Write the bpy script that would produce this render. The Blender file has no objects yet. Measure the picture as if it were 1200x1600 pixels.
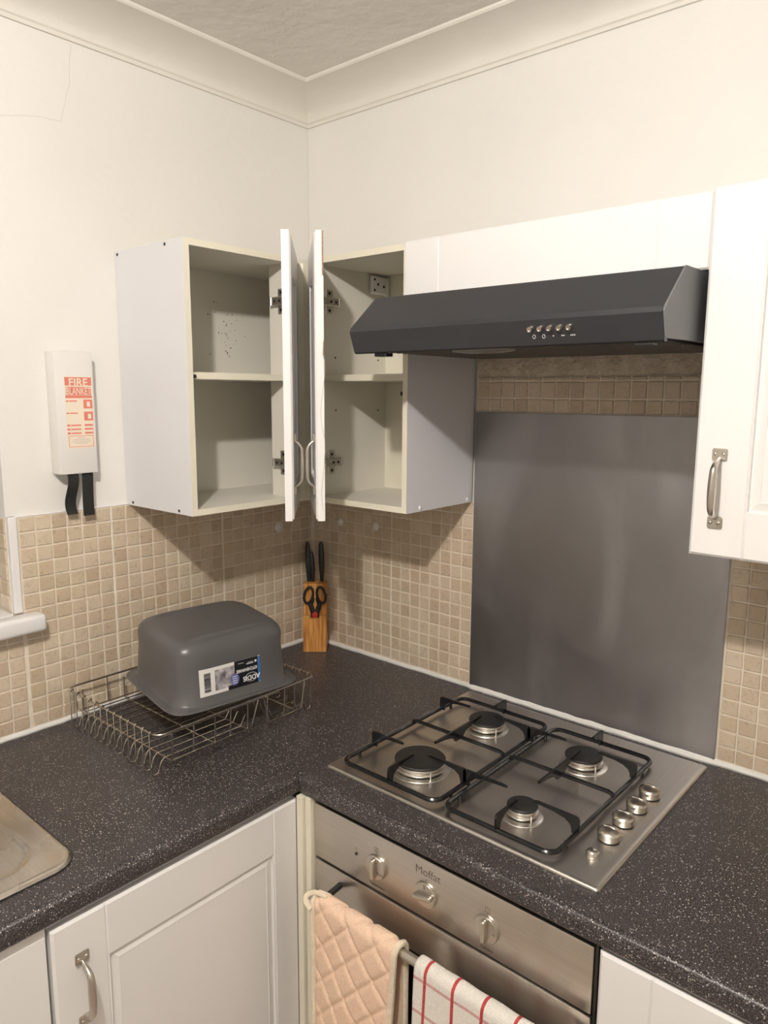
import bpy, bmesh, math, random
from mathutils import Vector, Matrix
random.seed(7)
sc = bpy.context.scene
C = sc.collection
PI = math.pi
# All lengths in metres. z = 0 is the top of the worktop, the floor is at -0.91.
# x = 0 is the left wall, y = 0 the wall behind the hob.
FLOOR, CEIL = -0.91, 1.53

# ------------------------------------------------------------------ camera
cd = bpy.data.cameras.new('camera'); cam = bpy.data.objects.new('camera', cd); C.objects.link(cam)
yaw, pit, rol = 0.7125, -0.1596, 0.0053
fw = Vector((-math.sin(yaw)*math.cos(pit), math.cos(yaw)*math.cos(pit), math.sin(pit)))
rt = fw.cross(Vector((0, 0, 1))).normalized(); up = rt.cross(fw)
r2 = rt*math.cos(rol)+up*math.sin(rol); u2 = -rt*math.sin(rol)+up*math.cos(rol)
mw = Matrix((r2, u2, -fw)).transposed().to_4x4(); mw.translation = (1.6021, -1.5228, 0.7466)
cam.matrix_world = mw
cd.sensor_fit = 'HORIZONTAL'; cd.sensor_width = 36; cd.lens = 1156.62/1200*36; cd.clip_start = .02
sc.camera = cam
# ------------------------------------------------------------------ light
wo = bpy.data.worlds.new('world'); sc.world = wo; wo.use_nodes = True
wo.node_tree.nodes['Background'].inputs[0].default_value = (.05, .06, .09, 1)
wo.node_tree.nodes['Background'].inputs[1].default_value = 0.3
def lamp(loc, power, col, size):
    l = bpy.data.lights.new('ceiling_lamp', 'POINT'); o = bpy.data.objects.new('ceiling_lamp', l)
    C.objects.link(o); o.location = loc; l.energy = power; l.color = col; l.shadow_soft_size = size
lamp((1.305, -1.590, 1.455), 38, (1, .945, .885), .028)
sc.view_settings.view_transform = 'Standard'; sc.view_settings.look = 'None'
sc.view_settings.gamma = 1; sc.view_settings.use_curve_mapping = False
sc.view_settings.exposure = 0.80

# ------------------------------------------------------------------ materials
def new_mat(name, col, rough=.5, metal=0, spec=.5, coat=0):
    m = bpy.data.materials.new(name); m.use_nodes = True
    b = m.node_tree.nodes['Principled BSDF']
    b.inputs['Base Color'].default_value = (*col, 1); b.inputs['Roughness'].default_value = rough
    b.inputs['Metallic'].default_value = metal; b.inputs['Specular IOR Level'].default_value = spec
    b.inputs['Coat Weight'].default_value = coat
    return m, m.node_tree, b
def s2l(*c): return tuple((v/255/12.92 if v/255 <= .04045 else ((v/255+.055)/1.055)**2.4) for v in c)
def node(nt, t, **kw):
    n = nt.nodes.new(t)
    for k, v in kw.items():
        if k.startswith('i_'):
            key = k[2:]; n.inputs[int(key) if key.isdigit() else key.replace('_', ' ')].default_value = v
        else: setattr(n, k, v)
    return n
def coords(nt, scale=(1, 1, 1), kind='Object'):
    t = node(nt, 'ShaderNodeTexCoord'); mp = node(nt, 'ShaderNodeMapping'); mp.inputs['Scale'].default_value = scale
    nt.links.new(t.outputs[kind], mp.inputs[0]); return mp.outputs[0]
def bump(nt, b, h, dist, strength=1):
    n = node(nt, 'ShaderNodeBump'); n.inputs['Distance'].default_value = dist; n.inputs['Strength'].default_value = strength
    nt.links.new(h, n.inputs['Height']); nt.links.new(n.outputs[0], b.inputs['Normal'])
def ramp(nt, fac, stops):
    r = node(nt, 'ShaderNodeValToRGB'); cr = r.color_ramp
    while len(cr.elements) < len(stops): cr.elements.new(.5)
    for e, (p, c) in zip(cr.elements, stops): e.position = p; e.color = (*c, 1) if len(c) == 3 else c
    nt.links.new(fac, r.inputs[0]); return r.outputs[0]
def noisy(name, c1, c2, scale, rough=.5, bscale=None, bdist=0, sc3=(1, 1, 1), detail=4, metal=0, spec=.5, coat=0):
    m, nt, b = new_mat(name, c1, rough, metal, spec, coat)
    co = coords(nt, sc3)
    n = node(nt, 'ShaderNodeTexNoise', i_Scale=scale, i_Detail=detail); nt.links.new(co, n.inputs[0])
    o = ramp(nt, n.outputs[0], [(.35, c1), (.68, c2)]); nt.links.new(o, b.inputs['Base Color'])
    if bscale:
        n2 = node(nt, 'ShaderNodeTexNoise', i_Scale=bscale, i_Detail=3); nt.links.new(co, n2.inputs[0])
        bump(nt, b, n2.outputs[0], bdist)
    return m
M = {}
M['wall'] = noisy('wall_paint', (.785, .765, .725), (.81, .79, .75), 3, .6, 55, .0012)
M['ceiling'] = noisy('ceiling_paint', (.72, .69, .64), (.76, .73, .68), 4, .8, 28, .006)
M['coving'] = noisy('coving_paint', (.76, .73, .67), (.79, .76, .70), 5, .6, 40, .001)
M['crack'] = new_mat('hairline_crack', (.50, .46, .40), .9)[0]
M['bare_plaster'] = noisy('bare_plaster', (.50, .43, .33), (.68, .60, .49), 30, .9, 90, .008)
M['silicone'] = noisy('white_silicone', (.80, .79, .75), (.86, .85, .82), 30, .35, 40, .001)
M['plastic_white'] = noisy('white_plastic', (.80, .79, .78), (.83, .82, .81), 6, .3)
M['grout'] = noisy('grout', (.76, .68, .57), (.82, .75, .64), 30, .8, 150, .0006)
M['grout_light'] = noisy('pale_grout', (.80, .74, .64), (.84, .79, .70), 30, .8)
M['floor'] = noisy('floor_vinyl', (.44, .37, .30), (.50, .43, .36), 12, .45)
M['foil'] = noisy('white_foil', (.79, .775, .765), (.81, .795, .785), 2, .30, 60, .0002)
M['carcass'] = noisy('white_laminate', (.72, .72, .74), (.74, .74, .76), 2, .42)
M['lining'] = noisy('cream_white_laminate', (.75, .72, .635), (.77, .74, .655), 3, .45)
M['edging'] = noisy('yellowed_edging', (.78, .74, .60), (.81, .77, .65), 9, .45)
M['chrome'] = noisy('satin_nickel', (.58, .54, .48), (.66, .62, .56), 20, .28, metal=1)
M['zinc'] = noisy('zinc_hinge', (.58, .56, .52), (.74, .72, .68), 90, .35, metal=1)
M['dark_steel'] = new_mat('dark_steel', (.06, .055, .05), .35, .7)[0]
M['hole'] = new_mat('dark_hole', (.03, .025, .02), .9)[0]
M['hood'] = noisy('graphite_paint', (.011, .012, .017), (.013, .014, .019), 5, .40, 900, .00004, spec=1.0)
M['hood_under'] = noisy('grease_filter', (.10, .09, .08), (.15, .13, .11), 60, .6)
M['black_plastic'] = noisy('black_plastic', (.012, .012, .013), (.017, .017, .018), 40, .35)
M['enamel'] = noisy('black_enamel', (.008, .008, .009), (.013, .013, .014), 30, .22, 300, .0002)
M['cap'] = noisy('matt_black_cap', (.012, .012, .012), (.022, .021, .02), 80, .5, 200, .0002)
M['aluminium'] = noisy('cast_aluminium', (.62, .59, .54), (.74, .71, .66), 60, .32, metal=1)
M['wire'] = noisy('chromed_wire', (.50, .47, .42), (.62, .58, .52), 60, .25, metal=1)
M['basin'] = noisy('grey_basin_plastic', (.098, .096, .097), (.106, .104, .104), 12, .33, 600, .00006)
M['paper'] = new_mat('sticker_paper', (.78, .76, .74), .35)[0]
M['ink_black'] = new_mat('black_ink', (.010, .010, .014), .35)[0]
M['ink_blue'] = new_mat('blue_ink', (.05, .16, .42), .35)[0]
M['ink_violet'] = new_mat('violet_ink', (.13, .16, .38), .35)[0]
M['ink_white'] = new_mat('white_ink', (.8, .8, .8), .4)[0]
M['ink_grey'] = noisy('printed_photo', (.12, .11, .12), (.55, .52, .53), 60, .35)
M['ink_red'] = new_mat('faded_red_ink', (.72, .22, .16), .5)[0]
M['label_cream'] = noisy('faded_label', (.82, .71, .57), (.85, .75, .62), 20, .5)
M['mark'] = new_mat('panel_marking', (.10, .085, .07), .5)[0]
M['fire_box'] = noisy('white_box_plastic', (.76, .74, .71), (.78, .76, .73), 5, .35)
M['strap'] = noisy('black_webbing', (.008, .008, .008), (.016, .016, .016), 300, .6, 500, .0006)
M['rubber_clear'] = noisy('milky_sucker', (.74, .71, .66), (.80, .77, .72), 30, .3)
M['red_plastic'] = new_mat('red_plastic', (.5, .03, .02), .35)[0]
M['piping'] = noisy('cream_binding', (.72, .62, .47), (.80, .70, .55), 120, .85, 400, .0008)
M['glass_black'] = new_mat('black_oven_glass', (.008, .008, .009), .06)[0]
M['night_glass'] = new_mat('window_glass', (.02, .025, .03), .03)[0]

def m_worktop():
    m, nt, b = new_mat('granite_laminate', (.03, .03, .03), .34, 0, .45)
    co = coords(nt)
    n0 = node(nt, 'ShaderNodeTexNoise', i_Scale=520, i_Detail=3); nt.links.new(co, n0.inputs[0])
    base = ramp(nt, n0.outputs[0], [(.40, s2l(22, 20, 22)), (.52, s2l(56, 52, 53)), (.64, s2l(112, 106, 105))])
    v = node(nt, 'ShaderNodeTexVoronoi', i_Scale=380); nt.links.new(co, v.inputs[0])
    sep = node(nt, 'ShaderNodeSeparateColor'); nt.links.new(v.outputs['Color'], sep.inputs[0])
    a = node(nt, 'ShaderNodeMath', operation='GREATER_THAN', i_1=.86); nt.links.new(sep.outputs[0], a.inputs[0])
    d = node(nt, 'ShaderNodeMath', operation='LESS_THAN', i_1=.38); nt.links.new(v.outputs['Distance'], d.inputs[0])
    k = node(nt, 'ShaderNodeMath', operation='MULTIPLY'); nt.links.new(a.outputs[0], k.inputs[0]); nt.links.new(d.outputs[0], k.inputs[1])
    mx = node(nt, 'ShaderNodeMix', data_type='RGBA'); nt.links.new(k.outputs[0], mx.inputs[0]); nt.links.new(base, mx.inputs[6])
    mx.inputs[7].default_value = (*s2l(188, 182, 176), 1); nt.links.new(mx.outputs[2], b.inputs['Base Color'])
    bump(nt, b, n0.outputs[0], .0004)
    return m
M['worktop'] = m_worktop()
def m_tile():
    m, nt, b = new_mat('stone_mosaic', (.5, .4, .3), .42)
    co = coords(nt, (1, 1, 1), 'Object')
    oi = node(nt, 'ShaderNodeObjectInfo'); ge = node(nt, 'ShaderNodeNewGeometry')
    ad = node(nt, 'ShaderNodeMath', operation='ADD'); nt.links.new(oi.outputs['Random'], ad.inputs[0]); nt.links.new(ge.outputs['Random Per Island'], ad.inputs[1])
    fr = node(nt, 'ShaderNodeMath', operation='FRACT'); nt.links.new(ad.outputs[0], fr.inputs[0])
    base = ramp(nt, fr.outputs[0], [(0, s2l(192, 173, 149)), (.35, s2l(203, 186, 162)), (.7, s2l(210, 195, 173)), (1, s2l(198, 179, 153))])
    ofs = node(nt, 'ShaderNodeMath', operation='MULTIPLY', i_1=40.); nt.links.new(fr.outputs[0], ofs.inputs[0])
    n = node(nt, 'ShaderNodeTexNoise', i_Scale=75, i_Detail=4, i_Distortion=1.6, noise_dimensions='4D')
    nt.links.new(co, n.inputs['Vector']); nt.links.new(ofs.outputs[0], n.inputs['W'])
    v = ramp(nt, n.outputs[0], [(.30, (.72, .68, .62)), (.45, (1, 1, 1)), (.8, (1.06, 1.05, 1.03))])
    mx = node(nt, 'ShaderNodeMix', data_type='RGBA', blend_type='MULTIPLY'); mx.inputs[0].default_value = .75
    nt.links.new(base, mx.inputs[6]); nt.links.new(v, mx.inputs[7]); nt.links.new(mx.outputs[2], b.inputs['Base Color'])
    bump(nt, b, n.outputs[0], .0010)
    return m
M['tile'] = m_tile()
def m_brushed(name, c1, c2, rough, stretch, smudge=None, bd=.00003, aniso=0):
    m, nt, b = new_mat(name, c1, rough, 1)
    co = coords(nt, stretch)
    n = node(nt, 'ShaderNodeTexNoise', i_Scale=260, i_Detail=2); nt.links.new(co, n.inputs[0])
    nt.links.new(ramp(nt, n.outputs[0], [(.3, c1), (.7, c2)]), b.inputs['Base Color'])
    co2 = coords(nt)
    s = node(nt, 'ShaderNodeTexNoise', i_Scale=smudge or 7, i_Detail=4, i_Distortion=1.2); nt.links.new(co2, s.inputs[0])
    mr = node(nt, 'ShaderNodeMapRange', i_1=.3, i_2=.7, i_3=rough-.05, i_4=rough+.09); nt.links.new(s.outputs[0], mr.inputs[0])
    nt.links.new(mr.outputs[0], b.inputs['Roughness'])
    if aniso: b.inputs['Anisotropic'].default_value = aniso
    bump(nt, b, n.outputs[0], bd)
    return m
M['hob'] = m_brushed('brushed_steel_hob', (.62, .59, .55), (.67, .64, .60), .36, (1, .02, 1))
M['oven'] = m_brushed('brushed_steel_oven', (.60, .56, .51), (.66, .62, .57), .33, (.02, 1, 1), 14)
def m_splash():
    m, nt, b = new_mat('mill_steel_splashback', (.3, .3, .3), .42, 1)
    co = coords(nt); co2 = coords(nt, (2.2, 1, .8))
    n = node(nt, 'ShaderNodeTexNoise', i_Scale=3, i_Detail=3, i_Distortion=.6); nt.links.new(co, n.inputs[0])
    k = node(nt, 'ShaderNodeTexNoise', i_Scale=3.2, i_Detail=5, i_Distortion=.8); nt.links.new(co2, k.inputs[0])
    a = ramp(nt, n.outputs[0], [(.30, (.27, .26, .265)), (.5, (.31, .30, .305)), (.75, (.35, .34, .345))])
    c = ramp(nt, k.outputs[0], [(.50, (0, 0, 0)), (.75, (.09, .09, .088))])
    mx = node(nt, 'ShaderNodeMix', data_type='RGBA', blend_type='ADD'); mx.inputs[0].default_value = 1
    nt.links.new(a, mx.inputs[6]); nt.links.new(c, mx.inputs[7]); nt.links.new(mx.outputs[2], b.inputs['Base Color'])
    mr = node(nt, 'ShaderNodeMapRange', i_1=.3, i_2=.75, i_3=.34, i_4=.56); nt.links.new(k.outputs[0], mr.inputs[0]); nt.links.new(mr.outputs[0], b.inputs['Roughness'])
    return m
M['splash'] = m_splash()
M['sink'] = m_brushed('polished_sink_steel', (.70, .66, .60), (.76, .72, .66), .24, (.05, 1, 1), 9)
def m_wood():
    m, nt, b = new_mat('bamboo_wood', (.5, .3, .1), .4)
    co = coords(nt, (1, 1, .06))
    n = node(nt, 'ShaderNodeTexNoise', i_Scale=170, i_Detail=4); nt.links.new(co, n.inputs[0])
    nt.links.new(ramp(nt, n.outputs[0], [(.32, s2l(165, 105, 50)), (.5, s2l(212, 150, 78)), (.7, s2l(230, 175, 104))]), b.inputs['Base Color'])
    return m
M['wood'] = m_wood()
def uvmap(nt, name='metres'):
    return node(nt, 'ShaderNodeUVMap', uv_map=name).outputs[0]
def m_glove():
    m, nt, b = new_mat('peach_cotton', (.6, .4, .25), .9, 0, .2)
    co = coords(nt)
    n = node(nt, 'ShaderNodeTexNoise', i_Scale=420, i_Detail=3); nt.links.new(co, n.inputs[0])
    v = node(nt, 'ShaderNodeTexVoronoi', i_Scale=150); nt.links.new(co, v.inputs[0])
    base = ramp(nt, n.outputs[0], [(.3, s2l(222, 188, 162)), (.7, s2l(238, 210, 186))])
    sp = ramp(nt, v.outputs['Distance'], [(.05, s2l(190, 130, 95)), (.12, (1, 1, 1))])
    mx = node(nt, 'ShaderNodeMix', data_type='RGBA', blend_type='MULTIPLY'); mx.inputs[0].default_value = .5
    nt.links.new(base, mx.inputs[6]); nt.links.new(sp, mx.inputs[7]); nt.links.new(mx.outputs[2], b.inputs['Base Color'])
    bump(nt, b, n.outputs[0], .0006)
    return m
M['glove'] = m_glove()
def m_towel():
    m, nt, b = new_mat('terry_check_cotton', (.7, .7, .65), .95, 0, .1)
    sep = node(nt, 'ShaderNodeSeparateXYZ'); nt.links.new(uvmap(nt), sep.inputs[0])
    def stripe(out, period, width, off):
        a = node(nt, 'ShaderNodeMath', operation='ADD', i_1=off); nt.links.new(out, a.inputs[0])
        d = node(nt, 'ShaderNodeMath', operation='PINGPONG', i_1=period/2); nt.links.new(a.outputs[0], d.inputs[0])
        l = node(nt, 'ShaderNodeMath', operation='LESS_THAN', i_1=width/2); nt.links.new(d.outputs[0], l.inputs[0]); return l.outputs[0]
    a = stripe(sep.outputs[0], .0553, .0056, -.023); c = stripe(sep.outputs[1], .0600, .0056, .032)
    c7 = node(nt, 'ShaderNodeMath', operation='MULTIPLY', i_1=.55); nt.links.new(c, c7.inputs[0])
    mx = node(nt, 'ShaderNodeMath', operation='MAXIMUM'); nt.links.new(a, mx.inputs[0]); nt.links.new(c7.outputs[0], mx.inputs[1])
    co = coords(nt)
    n = node(nt, 'ShaderNodeTexNoise', i_Scale=650, i_Detail=3); nt.links.new(co, n.inputs[0])
    wh = ramp(nt, n.outputs[0], [(.3, s2l(226, 220, 210)), (.7, s2l(250, 246, 238))])
    rd = ramp(nt, n.outputs[0], [(.35, s2l(178, 52, 58)), (.75, s2l(216, 110, 108))])
    q = node(nt, 'ShaderNodeMix', data_type='RGBA'); nt.links.new(mx.outputs[0], q.inputs[0]); nt.links.new(wh, q.inputs[6]); nt.links.new(rd, q.inputs[7])
    nt.links.new(q.outputs[2], b.inputs['Base Color']); bump(nt, b, n.outputs[0], .0022)
    return m
M['towel'] = m_towel()

# ------------------------------------------------------------------ geometry helpers: each returns (verts, faces)
def join(*ms):
    V, F = [], []
    for v, f in ms:
        o = len(V); V += [tuple(p) for p in v]; F += [tuple(i+o for i in q) for q in f]
    return V, F
def box(x0, x1, y0, y1, z0, z1, bev=0, seg=2):
    if x0 > x1: x0, x1 = x1, x0
    if y0 > y1: y0, y1 = y1, y0
    if z0 > z1: z0, z1 = z1, z0
    if not bev:
        v = [(x, y, z) for z in (z0, z1) for y in (y0, y1) for x in (x0, x1)]
        return v, [(0, 2, 3, 1), (4, 5, 7, 6), (0, 1, 5, 4), (2, 6, 7, 3), (0, 4, 6, 2), (1, 3, 7, 5)]
    bm = bmesh.new(); bmesh.ops.create_cube(bm, size=1)
    for v in bm.verts:
        v.co = Vector(((x0+x1)/2+v.co.x*(x1-x0), (y0+y1)/2+v.co.y*(y1-y0), (z0+z1)/2+v.co.z*(z1-z0)))
    bmesh.ops.bevel(bm, geom=bm.edges[:], offset=bev, segments=seg, affect='EDGES', profile=.5)
    return from_bm(bm)
def from_bm(bm):
    bm.verts.index_update(); r = ([tuple(v.co) for v in bm.verts], [tuple(v.index for v in f.verts) for f in bm.faces]); bm.free(); return r
def xf(m, mat): return [tuple(mat @ Vector(p)) for p in m[0]], m[1]
def mv(m, x, y, z): return [(p[0]+x, p[1]+y, p[2]+z) for p in m[0]], m[1]
def tube(pts, r, n=8, closed=False, cap=True, flat=None):
    """swept tube; r may be a number or a list; flat = (a, b) squashes the section"""
    P = [Vector(p) for p in pts]; N = len(P); V, F = [], []
    ref = None
    for i, p in enumerate(P):
        a = P[(i-1) % N] if (closed or i) else p; b = P[(i+1) % N] if (closed or i < N-1) else p
        t = (b-a).normalized()
        if ref is None: ref = t.orthogonal().normalized()
        else: ref = (ref-t*ref.dot(t)).normalized()
        s = t.cross(ref); rr = r[i] if isinstance(r, (list, tuple)) else r
        fa, fb = flat or (1, 1)
        for k in range(n):
            q = 2*PI*k/n; V.append(tuple(p+ref*math.cos(q)*rr*fa+s*math.sin(q)*rr*fb))
    for i in range(N if closed else N-1):
        for k in range(n):
            F.append((i*n+k, i*n+(k+1) % n, ((i+1) % N)*n+(k+1) % n, ((i+1) % N)*n+k))
    if cap and not closed: F += [tuple(range(n-1, -1, -1)), tuple((N-1)*n+k for k in range(n))]
    return V, F
def lathe(prof, n=32, at=(0, 0, 0), cap=True):
    V, F = [], []
    for r, z in prof:
        for k in range(n): V.append((at[0]+r*math.cos(2*PI*k/n), at[1]+r*math.sin(2*PI*k/n), at[2]+z))
    for i in range(len(prof)-1):
        for k in range(n): F.append((i*n+k, i*n+(k+1) % n, (i+1)*n+(k+1) % n, (i+1)*n+k))
    if cap: F += [tuple(range(n-1, -1, -1)), tuple((len(prof)-1)*n+k for k in range(n))]
    return V, F
def prism(poly, axis, a, b):
    """polygon of 2D points extruded along an axis ('x','y','z') from a to b"""
    def p3(p, t): return {'x': (t, p[0], p[1]), 'y': (p[0], t, p[1]), 'z': (p[0], p[1], t)}[axis]
    n = len(poly); V = [p3(p, a) for p in poly]+[p3(p, b) for p in poly]
    return V, [tuple(range(n-1, -1, -1)), tuple(range(n, 2*n))]+[(i, (i+1) % n, n+(i+1) % n, n+i) for i in range(n)]
def grid(nu, nv, f, closed=False):
    V = [f(i/(nu-1), j/(nv-1)) for j in range(nv) for i in range(nu)]
    return V, [(j*nu+i, j*nu+i+1, (j+1)*nu+i+1, (j+1)*nu+i) for j in range(nv-1) for i in range(nu-1)]
def disc(c, nrm, r, t=.0004, n=16, ry=None):
    q = Vector(nrm).normalized().to_track_quat('Z', 'Y').to_matrix().to_4x4(); q.translation = Vector(c)
    v, f = lathe([(r, 0), (r, t)], n)
    return xf(([(p[0], p[1]*((ry or r)/r), p[2]) for p in v], f), q)
def text2d(s, size, extrude=.0, bold=0, width=1.0):
    cu = bpy.data.curves.new('t', 'FONT'); cu.body = s; cu.size = size; cu.extrude = extrude; cu.offset = bold
    cu.align_x = 'CENTER'; cu.align_y = 'CENTER'; cu.resolution_u = 3
    o = bpy.data.objects.new('t', cu); C.objects.link(o)
    me = o.to_mesh(); v = [(p.co.x*width, p.co.y, p.co.z) for p in me.vertices]; f = [tuple(q.vertices) for q in me.polygons]
    o.to_mesh_clear(); bpy.data.objects.remove(o); bpy.data.curves.remove(cu)
    return v, f
def rrect(x0, x1, y0, y1, r, z, n=6):
    P = []
    for cx, cy, a0 in ((x1-r, y1-r, 0), (x0+r, y1-r, 90), (x0+r, y0+r, 180), (x1-r, y0+r, 270)):
        for k in range(n+1):
            a = math.radians(a0+90*k/n); P.append((cx+r*math.cos(a), cy+r*math.sin(a), z))
    return P

# ------------------------------------------------------------------ object helpers
def wloc(o):
    v = Vector((0, 0, 0))
    while o is not None: v += o.location; o = o.parent
    return v
def obj(name, m, mat, parent=None, smooth=False, loc=None, label=None, weld=True):
    me = bpy.data.meshes.new(name)
    base = wloc(parent)
    if loc is not None: base = Vector(loc)
    me.from_pydata([tuple(Vector(p)-base) for p in m[0]], [], m[1])
    bm = bmesh.new(); bm.from_mesh(me)
    if weld: bmesh.ops.remove_doubles(bm, verts=bm.verts, dist=1e-6)
    bmesh.ops.recalc_face_normals(bm, faces=bm.faces); bm.to_mesh(me); bm.free()
    me.materials.append(M[mat] if isinstance(mat, str) else mat)
    if smooth:
        for p in me.polygons: p.use_smooth = True
        me.set_sharp_from_angle(angle=math.radians(38 if smooth is True else smooth))
    o = bpy.data.objects.new(name, me); C.objects.link(o)
    if loc is not None: o.location = Vector(loc)-(wloc(parent) if parent else Vector())
    if parent: o.parent = parent
    if label: o['label'] = label
    return o
def tag(o, label, cat, group=None):
    o['label'] = label; o['category'] = cat
    if group: o['group'] = group
    return o
def thing(name, label, cat, loc, group=None):
    o = bpy.data.objects.new(name, None); C.objects.link(o); o.location = loc; o.empty_display_size = .05
    return tag(o, label, cat, group)
def struct(name, m, mat, parent=None, smooth=False):
    o = obj(name, m, mat, parent, smooth)
    if not parent: o['kind'] = 'structure'
    return o

# ================================================================== ROOM
YJ, ZS0, ZS1 = -.884, .24, 1.35          # window opening edge, bottom, top
XR, YF = 3.1, -3.3
wall_left = struct('wall_left', join(box(-.2, 0, YJ, .2, FLOOR-.1, CEIL+.1), box(-.2, 0, -2.0, YJ, FLOOR-.1, ZS0),
                   box(-.2, 0, -2.0, YJ, ZS1, CEIL+.1), box(-.2, 0, YF-.2, -2.0, FLOOR-.1, CEIL+.1)), 'wall')
wall_right = struct('wall_right', box(0, XR, 0, .2, FLOOR-.1, CEIL+.1), 'wall')
struct('wall_front', box(0, XR, YF-.2, YF, FLOOR-.1, CEIL+.1), 'wall')
struct('wall_side', box(XR, XR+.2, YF-.2, .2, FLOOR-.1, CEIL+.1), 'wall')
struct('floor', box(0, XR, YF, 0, FLOOR-.1, FLOOR), 'floor')
struct('ceiling', box(0, XR, YF, 0, CEIL, CEIL+.1), 'ceiling')
# coving
cove = [(0, 0), (0, -.062), (.006, -.062), (.008, -.055)]
for k in range(9):
    a = k/8*PI/2; cove.append((.012+.108*(1-math.cos(a)), -.052+.044*math.sin(a)))
cove += [(.126, -.008), (.130, -.005), (.130, 0)]
H1 = 1.4707; cz = CEIL
def cov(pt, along):  # profile (distance from wall, below ceiling)
    return pt
n = len(cove)
V = []
for d, z in cove: V += [(d, YF, cz+z), (d, -d, cz+z)]
struct('trim_1', (V, [(2*i, 2*i+1, 2*((i+1) % n)+1, 2*((i+1) % n)) for i in range(n)]+[tuple(range(0, 2*n, 2))]), 'coving', smooth=25)
V = []
for d, z in cove: V += [(XR, -d, cz+z), (d, -d, cz+z)]
struct('trim_2', (V, [(2*i, 2*i+1, 2*((i+1) % n)+1, 2*((i+1) % n)) for i in range(n)]+[tuple(range(0, 2*n, 2))]), 'coving', smooth=25)
# hairline cracks in the plaster of the left wall
def crack(pts, r=.0007):
    P = []
    for a, b in zip(pts[:-1], pts[1:]):
        for k in range(10):
            t = k/10; P.append((0.0, a[0]+(b[0]-a[0])*t+random.uniform(-.0012, .0012), a[1]+(b[1]-a[1])*t+random.uniform(-.0012, .0012)))
    P.append((0.0, *pts[-1])); return tube(P, r, 5)
obj('plaster_crack', crack([(-.680, 1.463), (-.688, 1.386), (-.711, 1.304), (-.76, 1.302), (-.835, 1.284), (-.93, 1.28)], .0003), 'crack', wall_left)
obj('plaster_crack', crack([(-.001, 1.468), (-.0015, 1.3), (-.001, 1.06)], .0003), 'crack', wall_left)

# ---- tiles
TP = .0095                                    # face of the tiles, proud of the wall
ZL = [.0426+.0338*k for k in range(14)]       # grout lines
tile_cache = {}
def tile_mesh(w, h, k):
    key = (round(w, 4), round(h, 4), k)
    if key in tile_cache: return tile_cache[key]
    rnd = random.Random(k*17+3)
    j = lambda a: a+rnd.uniform(-.0005, .0005)
    def ring(ins, z):
        x, y = w/2-ins, h/2-ins; c = min(.0013, x*.5, y*.5)
        return [(-x+c, -y, z), (x-c, -y, z), (x, -y+c, z), (x, y-c, z), (x-c, y, z), (-x+c, y, z), (-x, y-c, z), (-x, -y+c, z)]
    r0 = [(j(p[0]), j(p[1]), p[2]) for p in ring(0, -.002)]
    r1 = [(p[0], p[1], .0012) for p in r0]
    r2 = [(p[0]*(1-.0026/w), p[1]*(1-.0026/h), .0025+rnd.uniform(0, .0002)) for p in r0]
    V = r0+r1+r2; F = [tuple(range(16, 24))]
    for a in (0, 8):
        F += [(a+i, a+(i+1) % 8, a+8+(i+1) % 8, a+8+i) for i in range(8)]
    tile_cache[key] = (V, F); return V, F
mesh_cache = {}
def tiles(spots, parent, mat4, cen, stuff_after=300):
    """spots: (u, v, w, h) on the plane given by mat4; the ones nearest to the viewpoint of the photograph are parts"""
    sp = sorted(spots, key=lambda s: ((mat4 @ Vector((s[0], s[1], 0)))-cen).length)
    rest = []
    for i, (u, v, w, h) in enumerate(sp):
        k = random.randrange(4)
        if i < stuff_after:
            key = (round(w, 4), round(h, 4), k)
            if key not in mesh_cache:
                me = bpy.data.meshes.new('tile'); tv, tf = tile_mesh(w, h, k)
                me.from_pydata(tv, [], tf); me.materials.append(M['tile']); mesh_cache[key] = me
            o = bpy.data.objects.new('tile', mesh_cache[key]); C.objects.link(o); o.parent = parent
            o.matrix_local = mat4 @ Matrix.Translation((u, v, 0)) @ Matrix.Rotation(random.choice((0, PI)), 4, 'Z') @ Matrix.Rotation(random.uniform(-.008, .008), 4, 'X')
        else:
            rest.append(xf(tile_mesh(w, h, k), mat4 @ Matrix.Translation((u, v, 0))))
    if rest:
        o = obj('tiles', join(*rest), 'tile', parent, weld=False); o['kind'] = 'stuff'
CAMP = Vector((1.6, -1.52, .75))
def cells(lo, hi, pitch, gap, start=None):
    """tile spans between lo and hi, counted from start; cut pieces at the ends"""
    out = []; start = lo if start is None else start
    k = math.floor((lo-start)/pitch)-1
    while start+k*pitch < hi:
        a, b = max(lo, start+k*pitch+gap/2), min(hi, start+(k+1)*pitch-gap/2)
        if b-a > .005: out.append((a, b))
        k += 1
    return out
G = .0034
zrows = [(.0135, ZL[0]-G/2)]+[(ZL[i]+G/2, ZL[i+1]-G/2) for i in range(13)]
zrows[-1] = (zrows[-1][0], .4800)
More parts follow.
